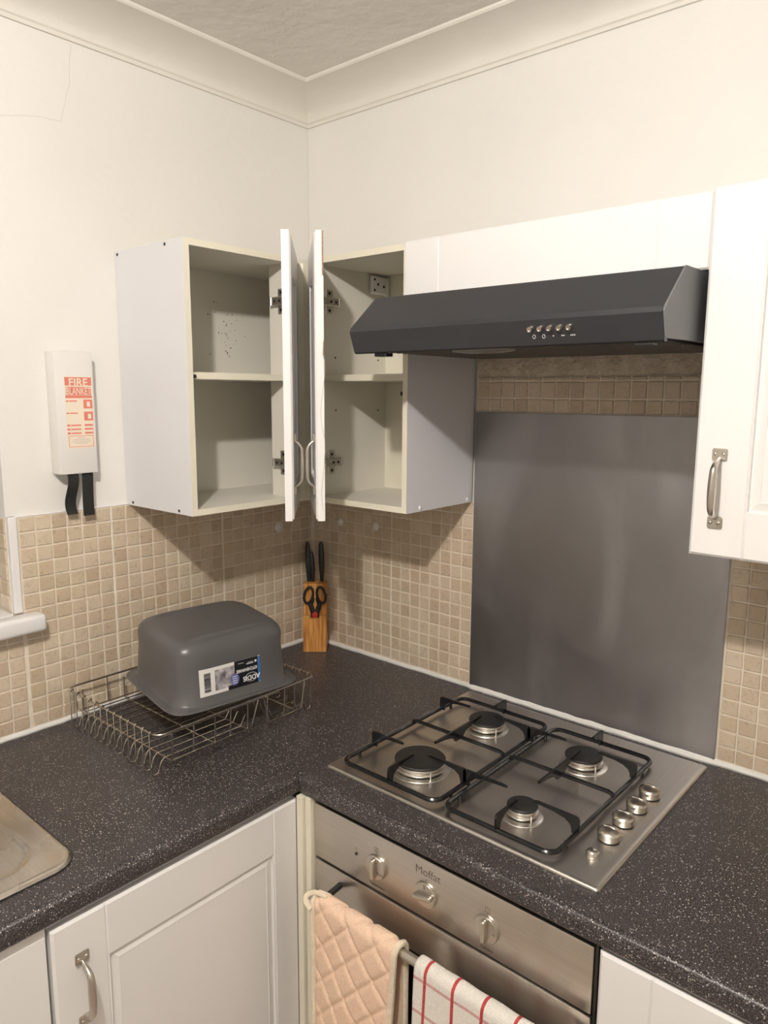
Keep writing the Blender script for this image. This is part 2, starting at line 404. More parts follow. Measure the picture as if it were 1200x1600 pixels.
# left wall: plane x = const; local x -> world -y, local y -> world z, local z -> world +x
PL = Matrix(((0, 0, 1, .0070), (-1, 0, 0, 0), (0, 1, 0, 0), (0, 0, 0, 1)))
ycols = [c for c in cells(.013, .3325, .0350, G, .335)] + [c for c in cells(.3375, .6475, .0347, G, .3370)] + [c for c in cells(.6525, .8655, .0350, G, .652)]
left = [((a+b)/2, (c+d)/2, b-a, d-c) for a, b in ycols for c, d in zrows]
ycols2 = cells(.8672, 1.995, .0350, G, .8675)
left += [((a+b)/2, (c+d)/2, b-a, d-c) for a, b in ycols2 for c, d in zrows[:6]]
left += [((a+b)/2, (.2135+.236)/2, b-a, .0225) for a, b in ycols2]
gl = obj('grout', join(box(0, .0070, -.8835, 0, .0, .4815), box(0, .0070, -2.0, -.8835, .0, .239)), 'grout', wall_left)
tiles(left, wall_left, PL, CAMP)
# reveal of the window recess: plane y = YJ, facing -y
PV = Matrix(((1, 0, 0, 0), (0, 0, -1, YJ-.001), (0, 1, 0, 0), (0, 0, 0, 1)))
rv = [((a+b)/2, (c+d)/2, b-a, d-c) for a, b in cells(-.125, -.004, .0350, G, -.004) for c, d in zrows if c > .26]
obj('grout', box(-.13, 0, YJ-.001, YJ, .262, .4815), 'grout', wall_left)
tiles(rv, wall_left, PV, CAMP, 0)
# right wall: plane y = const; local x -> world x, local y -> z, local z -> -y
PR = Matrix(((1, 0, 0, 0), (0, 0, -1, -.0070), (0, 1, 0, 0), (0, 0, 0, 1)))
xcols = cells(.013, .3185, .0337, G, .3205) + cells(.3227, .5850, .0332, G, .3217)
right = [((a+b)/2, (c+d)/2, b-a, d-c) for a, b in xcols for c, d in zrows]
xh = cells(.5915, 1.2030, .0345, G, .5905)
right += [((a+b)/2, (c+d)/2, b-a, d-c) for a, b in xh for c, d in ((.7055, .7335), (.7370, .7725), (.7760, .7825))]
xr_ = cells(1.1960, 1.75, .0345, G, 1.1945)
right += [((a+b)/2, (c+d)/2, b-a, d-c) for a, b in xr_ for c, d in zrows]
obj('grout', join(box(0, .5885, -.0070, 0, 0, .4815), box(.5885, 1.21, -.0070, 0, 0, .7840), box(1.21, 2.4, -.0070, 0, 0, .4815)), 'grout', wall_right)
right.sort(key=lambda s: s[0] > 1.33)
tiles([s for s in right if s[0] < 1.36], wall_right, PR, CAMP)
o = obj('tiles', join(*[xf(tile_mesh(s[2], s[3], 1), PR @ Matrix.Translation((s[0], s[1], 0))) for s in right if s[0] >= 1.36]), 'tile', wall_right, weld=False); o['kind'] = 'stuff'
# bare plaster strip between tiles and hood
def plast(u, v):
    x = .588+u*.617; z = .7845+v*.062
    return (x, -.004-.0035*math.sin(v*PI)**.5-.0012*math.sin(x*41)*math.sin(v*3), z)
for y in (.335, .650): obj('sheet_joint', box(0, .0084, -y-.0022, -y+.0022, .012, .4812, .0008, 1), 'grout_light', wall_left)
for x, z1 in ((.3210, .4812), (.5868, .4812)): obj('sheet_joint', box(x-.0018, x+.0018, -.0084, 0, .012, z1, .0008, 1), 'grout_light', wall_right)
obj('bare_plaster', grid(60, 8, plast), 'bare_plaster', wall_right, smooth=True)
# ledge of paint and grout on top of the tiles, tile edge strip, silicone bead
struct('trim_3', join(box(0, .0088, -.884, -.3, .4815, .4850, .001, 1)), 'plastic_white')
struct('trim_4', join(box(-.0005, .0130, -.884, -.8665, .2765, .4850, .002, 2)), 'plastic_white')
def bead(P, r): return tube(P, r, 8)
rb = lambda: random.uniform(-.0008, .0008)
struct('trim_5', bead([(.0085+rb(), -y*.02, .0045+rb()) for y in range(0, 100)], .0062), 'silicone', smooth=True)
struct('trim_6', bead([(x*.02+.004, -.0100+rb(), .0042+rb()) for x in range(0, 110)], [(.0095 if .58 < x*.02 < 1.2 else .0060)+rb()*.6 for x in range(0, 110)]), 'silicone', smooth=True)
# window with sill in the recess of the left wall (behind the picture's left edge)
w = struct('window_1', join(box(-.17, -.12, -2.0, YJ-.0015, ZS0, ZS0+.06), box(-.17, -.12, -2.0, YJ-.0015, ZS1-.05, ZS1), box(-.17, -.12, -2.0, -1.95, ZS0+.06, ZS1-.05),
         box(-.17, -.12, YJ-.05, YJ-.0015, ZS0+.06, ZS1-.05), box(-.165, -.125, -1.46, -1.42, ZS0+.06, ZS1-.05)), 'plastic_white')
obj('pane', box(-.15, -.145, -1.95, -1.46, ZS0+.06, ZS1-.05), 'night_glass', w)
obj('pane', box(-.15, -.145, -1.42, YJ-.05, ZS0+.06, ZS1-.05), 'night_glass', w)
obj('window_sill', join(box(-.119, .009, -1.99, YJ-.0015, ZS0+.001, .2760, .003), box(.0098, .052, -2.05, -.8330, .2365, .2745, .009, 4)), 'plastic_white', w, smooth=True)

# ================================================================== WORKTOP
W1, W2 = .5886, .6022
prof = [(.010, -.038), (.003, -.036), (0, -.031), (0, -.012), (.0015, -.0065), (.0050, -.0022), (.0100, -.0004), (.0135, 0)]
V, F = [], []
for d, z in prof: V += [(W1-d, -2.3, z), (W1-d, -W2+d, z), (2.4, -W2+d, z)]
for i in range(len(prof)-1):
    for k in (0, 1): F.append((i*3+k, i*3+k+1, (i+1)*3+k+1, (i+1)*3+k))
def rects(zz, d):
    out = []
    for x0, x1, y0, y1 in ((0, .07, -2.3, -.002), (.07, .51, -1.505, -.002), (.07, .51, -2.3, -1.865), (.51, W1-d, -2.3, -W2+d), (.51, 2.4, -W2+d, -.002)):
        out.append(([(x0, y0, zz), (x1, y0, zz), (x1, y1, zz), (x0, y1, zz)], [(0, 1, 2, 3)]))
    return out
hole = ([(x, y, z) for x, y in ((.07, -1.505), (.51, -1.505), (.51, -1.865), (.07, -1.865)) for z in (0, -.038)], [(0, 1, 3, 2), (2, 3, 5, 4), (4, 5, 7, 6), (6, 7, 1, 0)])
ends = ([(0, -2.3, -.038), (W1-.01, -2.3, -.038), (W1, -2.3, -.02), (W1-.01, -2.3, 0), (0, -2.3, 0)], [(0, 1, 2, 3, 4)])
wt = obj('worktop', join((V, F), *rects(0, .0135), *rects(-.038, .010), hole, ends), 'worktop', smooth=50)
tag(wt, 'dark speckled granite effect L-shaped kitchen worktop with rounded front edge', 'worktop')

# ================================================================== CABINET PARTS
def door_mesh(W, H, sl, sr, rail, T=.018):
    """foil wrapped shaker door; local u 0..W, v 0..H, front at depth 0, back at -T -> returns (u, depth, v)"""
    us = [0, .004, sl-.0022, sl, sl+.0022, W-sr-.0022, W-sr, W-sr+.0022, W-.004, W]
    vs = [0, .004, rail, H-rail, H-.004, H]
    def dep(i, j):
        d = 0
        if i in (0, len(us)-1) or j in (0, len(vs)-1): d = -.0035
        elif i in (3, 6): d = -.0022
        return d
    V = [(us[i], dep(i, j), vs[j]) for j in range(len(vs)) for i in range(len(us))]; n = len(us); F = []
    for j in range(len(vs)-1):
        for i in range(n-1):
            if j == 2 and 4 <= i < 5: continue
            F.append((j*n+i, j*n+i+1, (j+1)*n+i+1, (j+1)*n+i))
    x0, x1, y0, y1 = us[4], us[5], vs[2], vs[3]
    rings = [(0, 0), (.001, -.0060), (.003, -.0062), (.0150, -.0022), (.0165, -.0018), (.0175, -.0026)]
    b = len(V)
    for m, d in rings: V += [(x0+m, d, y0+m), (x1-m, d, y0+m), (x1-m, d, y1-m), (x0+m, d, y1-m)]
    for r in range(len(rings)-1):
        for k in range(4): F.append((b+r*4+k, b+r*4+(k+1) % 4, b+r*4+4+(k+1) % 4, b+r*4+4+k))
    e = b+(len(rings)-1)*4; F.append((e, e+1, e+2, e+3))
    c = len(V); V += [(0, -T, 0), (W, -T, 0), (W, -T, H), (0, -T, H)]; F.append((c, c+1, c+2, c+3))
    N = (len(vs)-1)*n
    F.append((c, c+1)+tuple(range(n-1, -1, -1))); F.append((c+3, c+2)+tuple(N+i for i in range(n-1, -1, -1)))
    F.append((c, c+3)+tuple(j*n for j in range(len(vs)-1, -1, -1))); F.append((c+1, c+2)+tuple(j*n+n-1 for j in range(len(vs)-1, -1, -1)))
    return V, F
def place(m, p0, du, dn):
    """local (u, depth, v) -> world with u along du, depth along dn, v up"""
    du, dn = Vector(du), Vector(dn)
    return [tuple(Vector(p0)+du*a+dn*b+Vector((0, 0, 1))*c) for a, b, c in m[0]], m[1]
def handle(parent, p0, du, dn, L=.125, out=.0235):
    """bow handle: local u, depth, v; p0 is its lower end on the door face"""
    ms = []
    for v0 in (0, L-.019):
        bm = bmesh.new(); bmesh.ops.create_cube(bm, size=1)
        for v in bm.verts: v.co = Vector((v.co.x*.0225, .0022+v.co.y*.004, v0+.0095+v.co.z*.019))
        bmesh.ops.bevel(bm, geom=bm.edges[:], offset=.0016, segments=2, affect='EDGES'); ms.append(from_bm(bm))
    P, R = [], []
    for k in range(25):
        t = k/24; v = .016+(L-.032)*t
        e = min(t, 1-t)/.20
        d = out*(1-(1-min(e, 1))**2.2)+.002; P.append((0, d+.12*out*math.sin(PI*t), v)); R.append(.0036+.0030*math.sin(PI*t)**.7)
    bow = tube(P, R if out > .02 else [r*.7 for r in R], 12)
    for v0 in (.0090, L-.0090):
        for u in (-.0060, .0060):
            ms.append(mv(xf(lathe([(.0030, -.001), (.0030, .0002), (.0026, .0010), (.001, .0015)], 10), Matrix.Rotation(-PI/2, 4, 'X')), u, .0040, v0))
    o = obj('handle', place(join(*ms, bow), p0, du, dn), 'chrome', parent, smooth=50, label='satin nickel bow handle')
    return o
def hinge(parent, c, du, dn, door_pt=None):
    """cruciform cabinet hinge plate centred at c: u along the panel (out of the cabinet), dn off the panel"""
    zz = Vector((0, 0, 1))
    def bx(u0, u1, d0, d1, v0, v1): 
        m = box(u0, u1, d0, d1, v0, v1, .0012, 1); return place(m, c, du, dn)
    pl = [bx(-.0115, .0115, 0, .0035, -.029, .029), bx(-.026, .030, .0030, .0120, -.0095, .0095), bx(-.030, -.024, .002, .014, -.0100, .0100)]
    ms = join(*pl)
    if door_pt is not None:
        a = Vector(c)+Vector(du)*.028+Vector(dn)*.008; b = Vector(door_pt); m = (a+b)/2+Vector(dn)*.006
        ms = join(ms, tube([a, m, b], .006, 8, flat=(.6, 1)))
    h = obj('hinge', ms, 'zinc', parent, label='zinc cabinet hinge')
    sw = []
    for v0 in (-.020, .020): sw.append(disc(Vector(c)+Vector(dn)*.0034+zz*v0, dn, .0040, .0008, 12))
    for u0 in (-.014, .003): sw.append(disc(Vector(c)+Vector(dn)*.0119+Vector(du)*u0, dn, .0034, .0008, 12))
    if parent.parent is None: obj('screw', join(*sw), 'dark_steel', h)
    return h
ZB, ZT, D = .4818, 1.0568, .2670      # wall cabinets: bottom, top, depth of the carcass
T = .0135
# ---- left wall cabinet
cb = thing('wall_cabinet', 'open white wall cabinet on the left wall, with one bare shelf', 'cabinet', (0.002, -.305, ZB))
Y0 = -.6049
obj('side_panel', box(.001, D-.0008, Y0, Y0+T, ZB, ZT), 'carcass', cb)
obj('top_panel', box(.001, D-.0008, Y0+T, -.011, ZT-T, ZT), 'lining', cb)
obj('bottom_panel', box(.001, D-.0008, Y0+T, -.011, ZB, ZB+T), 'lining', cb)
bp = obj('back_panel', box(.012, .018, Y0+T, -.011, ZB+T, ZT-T), 'lining', cb)
obj('side_panel', box(.195, D-.0008, -.318, -.3045, ZB+T, ZT-T), 'lining', cb)
obj('shelf', join(box(.019, D-.012, Y0+T+.001, -.320, .7735, .7735+T+.001), box(.019, .193, -.320, -.020, .7735, .7735+T+.001)), 'lining', cb)
obj('edge_strip', box(D-.0115, D-.0105, Y0+T+.001, -.320, .7735, .7735+T+.001), 'edging', cb)
for a in ((Y0, Y0+T, ZB, ZT), (Y0+T, -.3045, ZT-T, ZT), (Y0+T, -.3045, ZB, ZB+T), (-.318, -.3045, ZB+T, ZT-T)):
    obj('edge_strip', box(D-.0008, D, *a), 'edging', cb)
obj('corner_post', prism([(.240, -.3040), (.268, -.3040), (.284, -.2900), (.2865, -.2675), (.240, -.2675)], 'z', ZB+T, ZT-T), 'edging', cb)
for x, z in ((.013, 1.0500), (.2015, 1.0500), (.0289, .4889), (.2166, .4889)):
    obj('screw', disc((x, Y0, z), (0, -1, 0), .0036, .0006, 12), 'dark_steel', cb)
obj('shelf_peg', disc((.2605, Y0+T, .779), (0, 1, 0), .004, .010, 12), 'dark_steel', cb)
obj('shelf_peg', disc((.262, Y0+T, .877), (0, 1, 0), .002, .0008, 8), 'hole', cb)
sp_ = []
for k in range(34):
    y, z = random.gauss(-.315, .028), random.gauss(.885, .045)
    if -.40 < y < -.23 and .795 < z < .99: sp_.append(disc((.0180, y, z), (1, 0, 0), random.uniform(.0008, .0024), .0003, 7, random.uniform(.0006, .0018)))
o = obj('dirt_specks', join(*sp_), 'hole', bp); o['kind'] = 'stuff'
s2_ = math.sqrt(.5)
d1 = Vector((.705, -.709, 0)); n1 = Vector((.709, .705, 0))
p1 = Vector((.283, -.308, .4855))
dr = obj('door', place(door_mesh(.286, .5715, .060, .060, .075), p1, d1, n1), 'foil', cb, smooth=20)
handle(dr, p1+d1*.250+Vector((0, 0, .050)), d1, n1, .128, .0128)
hinge(cb, (.2400, -.3180, .9586), (1, 0, 0), (0, -1, 0), (.290, -.337, .9586))
hinge(cb, (.2400, -.3180, .5772), (1, 0, 0), (0, -1, 0), (.290, -.337, .5772))
# ---- right wall cabinet
cb = thing('wall_cabinet', 'open white wall cabinet left of the cooker hood, its door edge chipped', 'cabinet', (.435, -.002, ZB))
XA, XB_ = .2880, .5821
obj('side_panel', box(XA, XA+T+.003, -D+.0008, -.010, ZB, ZT), 'lining', cb)
obj('side_panel', box(XB_-T, XB_, -D+.0008, -.010, ZB, ZT), 'carcass', cb)
obj('top_panel', box(XA+T+.003, XB_-T, -D+.0008, -.010, ZT-T, ZT), 'lining', cb)
obj('bottom_panel', box(XA+T+.003, XB_-T, -D+.0008, -.010, ZB, ZB+T), 'lining', cb)
obj('back_panel', box(XA+T+.003, XB_-T, -.018, -.012, ZB+T, ZT-T), 'edging', cb)
obj('shelf', box(XA+T+.004, XB_-T-.001, -D+.012, -.019, .7735, .7735+T+.001), 'lining', cb)
obj('edge_strip', box(XA+T+.004, XB_-T-.001, -D+.0105, -D+.0115, .7735, .7735+T+.001), 'edging', cb)
for a in ((XA, XA+T+.003, ZB, ZT), (XB_-T, XB_, ZB, ZT), (XA+T+.003, XB_-T, ZT-T, ZT), (XA+T+.003, XB_-T, ZB, ZB+T)):
    obj('edge_strip', box(a[0], a[1], -D, -D+.0008, a[2], a[3]), 'edging', cb)
XI = XA+T+.003
for y, z in ((-.206, .8305), (-.0475, .830), (-.205, .7035), (-.047, .7015)):
    obj('peg_hole', disc((XI, y, z), (1, 0, 0), .0025, .0004, 10), 'hole', cb)
br = obj('hanging_bracket', join(box(XI, XI+.012, -.0830, -.0190, .994, 1.038, .004, 3), box(XI+.001, XI+.014, -.0300, -.0190, .988, 1.038, .003, 2)), 'plastic_white', cb, smooth=True)
for y, z in ((-.075, 1.029), (-.075, 1.003), (-.062, 1.018), (-.040, 1.014)):
    obj('screw', disc((XI+.0120, y, z), (1, 0, 0), .0034, .0004, 10), 'hole', br)
obj('door_catch', join(disc((XB_-T, -.248, .745), (-1, 0, 0), .006, .004, 12, .024), disc((XB_-T-.004, -.248, .745), (-1, 0, 0), .005, .014, 12)), 'dark_steel', cb)
for y in (-.218, -.0303): obj('screw_cap', xf(lathe([(.0055, 0), (.0050, .0018), (.002, .0028)], 14), Matrix.Translation((XB_, y, .4900)) @ Matrix.Rotation(PI/2, 4, 'Y')), 'plastic_white', cb, smooth=True)
d2 = Vector((.754, -.657, 0)); n2 = Vector((-.657, -.754, 0)); p2 = Vector((.3000, -.2900, .4855))
dr = obj('door', place(door_mesh(.289, .5715, .060, .060, .075), p2, d2, n2), 'foil', cb, smooth=20)
handle(dr, p2+d2*.250+Vector((0, 0, .050)), d2, n2, .128, .0128)
# chipped foil along the free edge of the door
ch = []
e0 = p2+d2*.2891-n2*.0150
for k in range(14):
    z = .12+k*.028; 
    if k in (8, 9, 13): continue
P = [tuple(e0+d2*.0002+n2*(random.uniform(-.0012, .0012)+.004*math.sin(k*.7))+Vector((0, 0, .02+.0185*k))) for k in range(18)]
obj('foil_crack', tube(P, .00045, 5), 'crack', dr)
chip = noisy('bare_chipboard', (.26, .16, .09), (.42, .28, .17), 200, .9); M['chip'] = chip
for cv, cz0 in (([(0, 0, 0), (0, .0028, .010), (0, .0022, .022), (0, .0016, .034), (0, 0, .040)], .325), ([(0, 0, 0), (0, .003, .004), (0, .003, .086), (0, 0, .086)], .4850)):
    obj('chipped_patch', place((cv, [tuple(range(len(cv)))]), e0-n2*.0030+d2*.0003+Vector((0, 0, cz0)), d2, n2), 'chip', dr)
hinge(cb, (XI, -.2280, .9600), (0, -1, 0), (1, 0, 0), (.3330, -.2930, .9600))
hinge(cb, (XI, -.2230, .5765), (0, -1, 0), (1, 0, 0), (.3330, -.2930, .5765))
# ---- bridging cabinet above the hood
cb = thing('bridging_cabinet', 'low white flap-front cabinet over the cooker hood', 'cabinet', (.9, -.002, .940))
XS, XE = .5835, 1.2015
obj('body', box(XS, XE, -.2660, -.002, .9400, ZT-.002), 'carcass', cb)
Vb = []
us = [0, .003, .0882-.002, .0882, .0882+.002, .5290-.002, .5290, .5290+.002, XE-XS-.006, XE-XS-.003]
ds = [-.003, 0, 0, -.002, 0, 0, -.002, 0, 0, -.003]
vs = [0, .003, ZT-.9400-.003, ZT-.9400]
V = [(us[i], ds[i] if 0 < j < 3 else -.003, vs[j]) for j in range(4) for i in range(10)]
F = [(j*10+i, j*10+i+1, (j+1)*10+i+1, (j+1)*10+i) for j in range(3) for i in range(9)]
V += [(0, -.018, 0), (us[-1], -.018, 0), (us[-1], -.018, vs[-1]), (0, -.018, vs[-1])]
F += [(40, 41, 42, 43), (40, 41)+tuple(range(9, -1, -1)), (43, 42)+tuple(30+i for i in range(9, -1, -1)), (40, 43, 30, 20, 10, 0), (41, 42, 39, 29, 19, 9)]
obj('flap_door', place((V, F), (XS+.0015, -.2855, .9400), (1, 0, 0), (0, -1, 0)), 'foil', cb, smooth=20)
# ---- wall cabinet right of the hood
cb = thing('wall_cabinet', 'closed white wall cabinet right of the cooker hood, nickel handle at its lower left', 'cabinet', (1.45, -.002, .4938))
XD = 1.2097
obj('body', box(XD, XD+.50, -.2990, -.010, .4945, 1.0540), 'carcass', cb)
dr = obj('door', place(door_mesh(.497, .5585, .0805, .0805, .0755, .019), (XD+.0005, -.3200, .4938), (1, 0, 0), (0, -1, 0)), 'foil', cb, smooth=20)
handle(dr, (XD+.0380, -.3200, .5400), (1, 0, 0), (0, -1, 0))

# ================================================================== COOKER HOOD
hx0, hx1 = .5900, 1.1985
prof = [(-.012, .9360), (-.3800, .9330), (-.4520, .8700), (-.4560, .8620), (-.4420, .8235), (-.4380, .8210), (-.4300, .8225), (-.4300, .8290), (-.012, .8330)]
hd = thing('cooker_hood', 'dark graphite visor cooker hood between the wall cabinets', 'cooker hood', (.9, -.012, .83))
bm = bmesh.new()
v, f = prism(prof, 'x', hx0, hx1-.003)
obj('body', (v, f), 'hood', hd)
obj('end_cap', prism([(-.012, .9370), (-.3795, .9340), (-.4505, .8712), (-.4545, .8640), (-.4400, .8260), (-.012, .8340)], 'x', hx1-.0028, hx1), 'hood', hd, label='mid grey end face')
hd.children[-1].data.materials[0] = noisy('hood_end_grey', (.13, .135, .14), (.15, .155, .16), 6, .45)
obj('filter', join(box(.615, 1.17, -.415, -.03, .8265, .8292), *[box(.62+.0001, 1.165, -.41+k*.02, -.403+k*.02, .8252, .8266) for k in range(19)]), 'hood_under', hd, label='brown tinted grease filter')
obj('lamp_cover', xf(lathe([(.052, 0), (.050, -.004), (.03, -.007), (.001, -.008)], 28, cap=False), Matrix.Translation((.835, -.360, .8262)) @ Matrix.Diagonal((1.25, .8, 1, 1))), 'plastic_white', hd, smooth=True)
hd.children[-1].data.materials[0] = new_mat('smoky_lamp_cover', (.25, .24, .22), .15)[0]
obj('vent_clip', join(box(.638, .667, -.4380, -.416, .8150, .8215, .001, 1)), 'black_plastic', hd)
obj('vent_clip', join(box(1.15, 1.178, -.4380, -.420, .8165, .8215, .001, 1)), 'black_plastic', hd)
nf = Vector((0, -math.cos(.35), -math.sin(.35)))
for i, x in enumerate((.9850, 1.0022, 1.0190, 1.0357, 1.0524)):
    c = Vector((x, -.4515, .8490))
    b = obj('push_button', xf(lathe([(.0046, -.002), (.0046, .0060), (.0040, .0072), (.0030, .0072), (.0026, .0050), (.0005, .0048)], 18), Matrix.Translation(c) @ nf.to_track_quat('Z', 'Y').to_matrix().to_4x4()), 'chrome', hd, smooth=30)
    mk = [disc(c+Vector((.0035+dx, .0048, -.0125))+nf*.0002, nf, .0011, .0004, 8) for dx in ((0,), (0,), (0,), (-.0016, .0016), (-.003, 0, .003))[i]]
    if i < 2:
        mk = [xf(tube([(.0026*math.cos(a*PI/6), .0030*math.sin(a*PI/6), 0) for a in range(12)], .0004, 4, closed=True), Matrix.Translation(c+Vector((.0035, .0048, -.0125))+nf*.0004) @ nf.to_track_quat('Z', 'Y').to_matrix().to_4x4())]
    obj('button_symbol', join(*mk), 'ink_white', hd)

# ================================================================== SPLASHBACK
sb = obj('splashback', box(.5900, 1.1915, -.0135, -.0112, .0085, .7025, .0004, 1), 'splash')
tag(sb, 'tall dull grey sheet steel splashback on the wall behind the hob', 'splashback')

# ================================================================== HOB
hx, hy, hw, hh = .6069, -.5431, .58, .5053
hb = thing('gas_hob', 'four burner stainless steel gas hob set in the worktop', 'hob', (hx+hw/2, hy+hh/2, 0.0005))
def slabring(ins, z, r=.006): return rrect(hx+ins, hx+hw-ins, hy+ins, hy+hh-ins, max(r, .002), z)
rings = [slabring(0, .0005), slabring(0, .0035), slabring(.0015, .0055), slabring(.004, .0065), slabring(.010, .0060)]
n = len(rings[0]); V = [p for r in rings for p in r]; F = [tuple(range(n-1, -1, -1)), tuple((len(rings)-1)*n+i for i in range(n))]
for a in range(len(rings)-1): F += [(a*n+i, a*n+(i+1) % n, (a+1)*n+(i+1) % n, (a+1)*n+i) for i in range(n)]
obj('hob_plate', (V, F), 'hob', hb, smooth=True)
burn = [(.757, -.430, .051, .060), (.759, -.191, .040, .048), (.996, -.201, .037, .048), (.997, -.443, .0275, .038)]
Z = .0060
for x, y, rc, rr in burn:
    b = obj('burner', lathe([(rr, Z), (rr-.001, Z+.0016), (rr-.008, Z+.0042), (rr-.012, Z+.0042), (rr-.014, Z+.0020), (rc-.006, Z+.0020), (rc-.006, Z+.0060),
        (rc+.001, Z+.0075), (rc+.002, Z+.0100), (rc+.001, Z+.0125), (rc-.003, Z+.0135), (rc-.004, Z+.0160), (rc-.001, Z+.0170), (rc-.001, Z+.0190)], 48, (x, y, 0)), 'aluminium', hb, smooth=30)
    obj('burner_cap', lathe([(rc-.002, Z+.0190), (rc, Z+.0200), (rc, Z+.0225), (rc-.0015, Z+.0240), (rc-.006, Z+.0246), (.001, Z+.0240)], 48, (x, y, 0)), 'cap', b, smooth=30)
    obj('flame_ports', lathe([(rc-.0062, Z+.0022), (rc-.0030, Z+.0059)], 40, (x, y, 0), cap=False), 'black_plastic', b)
    obj('spark_plug', lathe([(.0016, Z), (.0016, Z+.0165), (.0008, Z+.0180)], 8, (x+(rc+.004)*.86, y-(rc+.004)*.5, 0)), 'aluminium', b)
def finger(px, py, dx, dy, L, tip=.0, zt=.0465):
    """upright plate standing on the frame at (px, py), reaching L in direction (dx, dy)"""
    pr = [(-.0035, .0150), (-.0035, .0405), (-.001, .0455), (.004, zt), (L-.004, zt), (L, zt-.0015), (L, zt-.0045), (L*.55, .0400), (.024, .0360), (.0140, .0300), (.0105, .0230), (.0095, .0150)]
    th = .0019; nx, ny = -dy, dx; V = []
    for s in (-th, th):
        for a, z in pr: V.append((px+dx*a+nx*s, py+dy*a+ny*s, z))
    n = len(pr)
    return V, [tuple(range(n-1, -1, -1)), tuple(range(n, 2*n))]+[(i, (i+1) % n, n+(i+1) % n, n+i) for i in range(n)]
def finger2(px, py, dx, dy, L):
    """double ended plate centred on a bar"""
    zt = .0465
    h = [(L, zt-.0045), (L*.6, .0385), (.024, .0330), (.014, .0235), (.012, .0210)]
    pr = [(-a, z) for a, z in h]+[(a, z) for a, z in reversed(h)]+[(L, zt), (-L, zt)]
    th = .0022; nx, ny = -dy, dx; V = []
    for s in (-th, th):
        for a, z in pr: V.append((px+dx*a+nx*s, py+dy*a+ny*s, z))
    n = len(pr)
    return V, [tuple(range(n-1, -1, -1)), tuple(range(n, 2*n))]+[(i, (i+1) % n, n+(i+1) % n, n+i) for i in range(n)]
fz = .0175; yb, yf, ym = -.108, -.5260, -.2970
for (xa, xb), fr_, bk, side in (((.6330, .8680), .757, .759, 0), ((.8840, 1.1025), .9955, .9955, 1)):
    g = thing('pan_support', ('black wire pan support over the two left burners of the hob', 'black wire pan support over the two right burners, beside the knobs')[side], 'pan support', ((xa+xb)/2, -.317, .0066), 'pan supports on the hob')
    obj('frame', join(tube(rrect(xa, xb, yf, yb, .022, fz), .0046, 8, closed=True),
        *[tube([(cx_, cy_, fz), (cx_, cy_, .0066)], .0035, 8) for cx_ in (xa+.003, xb-.003) for cy_ in (yf+.05, yb-.05)]), 'enamel', g, smooth=True)
    obj('cross_bar', tube([(xa, ym, fz+.004), (xa+.010, ym, fz+.008), (xb-.010, ym, fz+.008), (xb, ym, fz+.004)], .0042, 8), 'enamel', g, smooth=True)
    ys = (-.430, -.191) if not side else (-.443, -.201)
    for k, y in enumerate(ys):
        if not side:
            obj('finger', finger(xa, y, 1, 0, .080), 'enamel', g)
            obj('finger', finger(xb, y-.004, -1, 0, .088), 'enamel', g)
            obj('finger', finger(xb, y-.004, 1, 0, .092 if k == 0 else .086), 'enamel', g)
        else:
            obj('finger', finger(xb, y, -1, 0, .082 if k == 0 else .075), 'enamel', g)
    obj('finger', finger(fr_, yf, 0, 1, .074 if not side else .066), 'enamel', g)
    obj('finger', finger(bk-.004, yb, 0, -1, .046), 'enamel', g)
    obj('finger', finger2(bk, ym-.004, 0, 1, .083), 'enamel', g)
def knob(x, y, r, rot):
    def f(u, v):
        a = 2*PI*u; q = v; rr = r*q
        px, py = rr*math.cos(a), rr*math.sin(a)
        s = py*math.cos(-rot)+px*math.sin(-rot)
        return (x+px, y+py, Z+.0228-.11*abs(s)-17*rr*rr*(1 if q < .9 else 1+(q-.9)*3))
    top = grid(49, 10, f)
    rim = [(x+r*math.cos(2*PI*k/48), y+r*math.sin(2*PI*k/48)) for k in range(49)]
    zt = [f(k/48, 1)[2] for k in range(49)]
    side = grid(49, 3, lambda u, v: (x+(r-.001*(1-v))*math.cos(2*PI*u), y+(r-.001*(1-v))*math.sin(2*PI*u), Z+.002+(zt[min(48, round(u*48))]-Z-.002)*v))
    c, s = math.cos(rot), math.sin(rot)
    ridge = xf(box(-r*.50, r*.50, -.0007, .0007, -.0090, .0003, .0003, 1), Matrix.Translation((x, y, Z+.0226)) @ Matrix.Rotation(rot, 4, 'Z'))
    skirt = lathe([(r-.003, Z), (r-.003, Z+.0022), (r-.001, Z+.0022)], 32, (x, y, 0))
    return join(top, side, ridge), skirt
kl = []
for i, (x, y) in enumerate(((1.1425, -.2290), (1.1425, -.2880), (1.1420, -.3465), (1.1425, -.4065))):
    a, b = knob(x, y, .0195, .12)
    k = obj('control_knob', a, 'chrome', hb, smooth=32, label='satin nickel round knob with a raised ridge')
    obj('knob_collar', b, 'black_plastic', k)
obj('ignition_button', lathe([(.0108, Z), (.0112, Z+.0030), (.0104, Z+.0068), (.0080, Z+.0098), (.0050, Z+.0114), (.0003, Z+.0121)], 28, (1.1420, -.4680, 0)), 'chrome', hb, smooth=50)

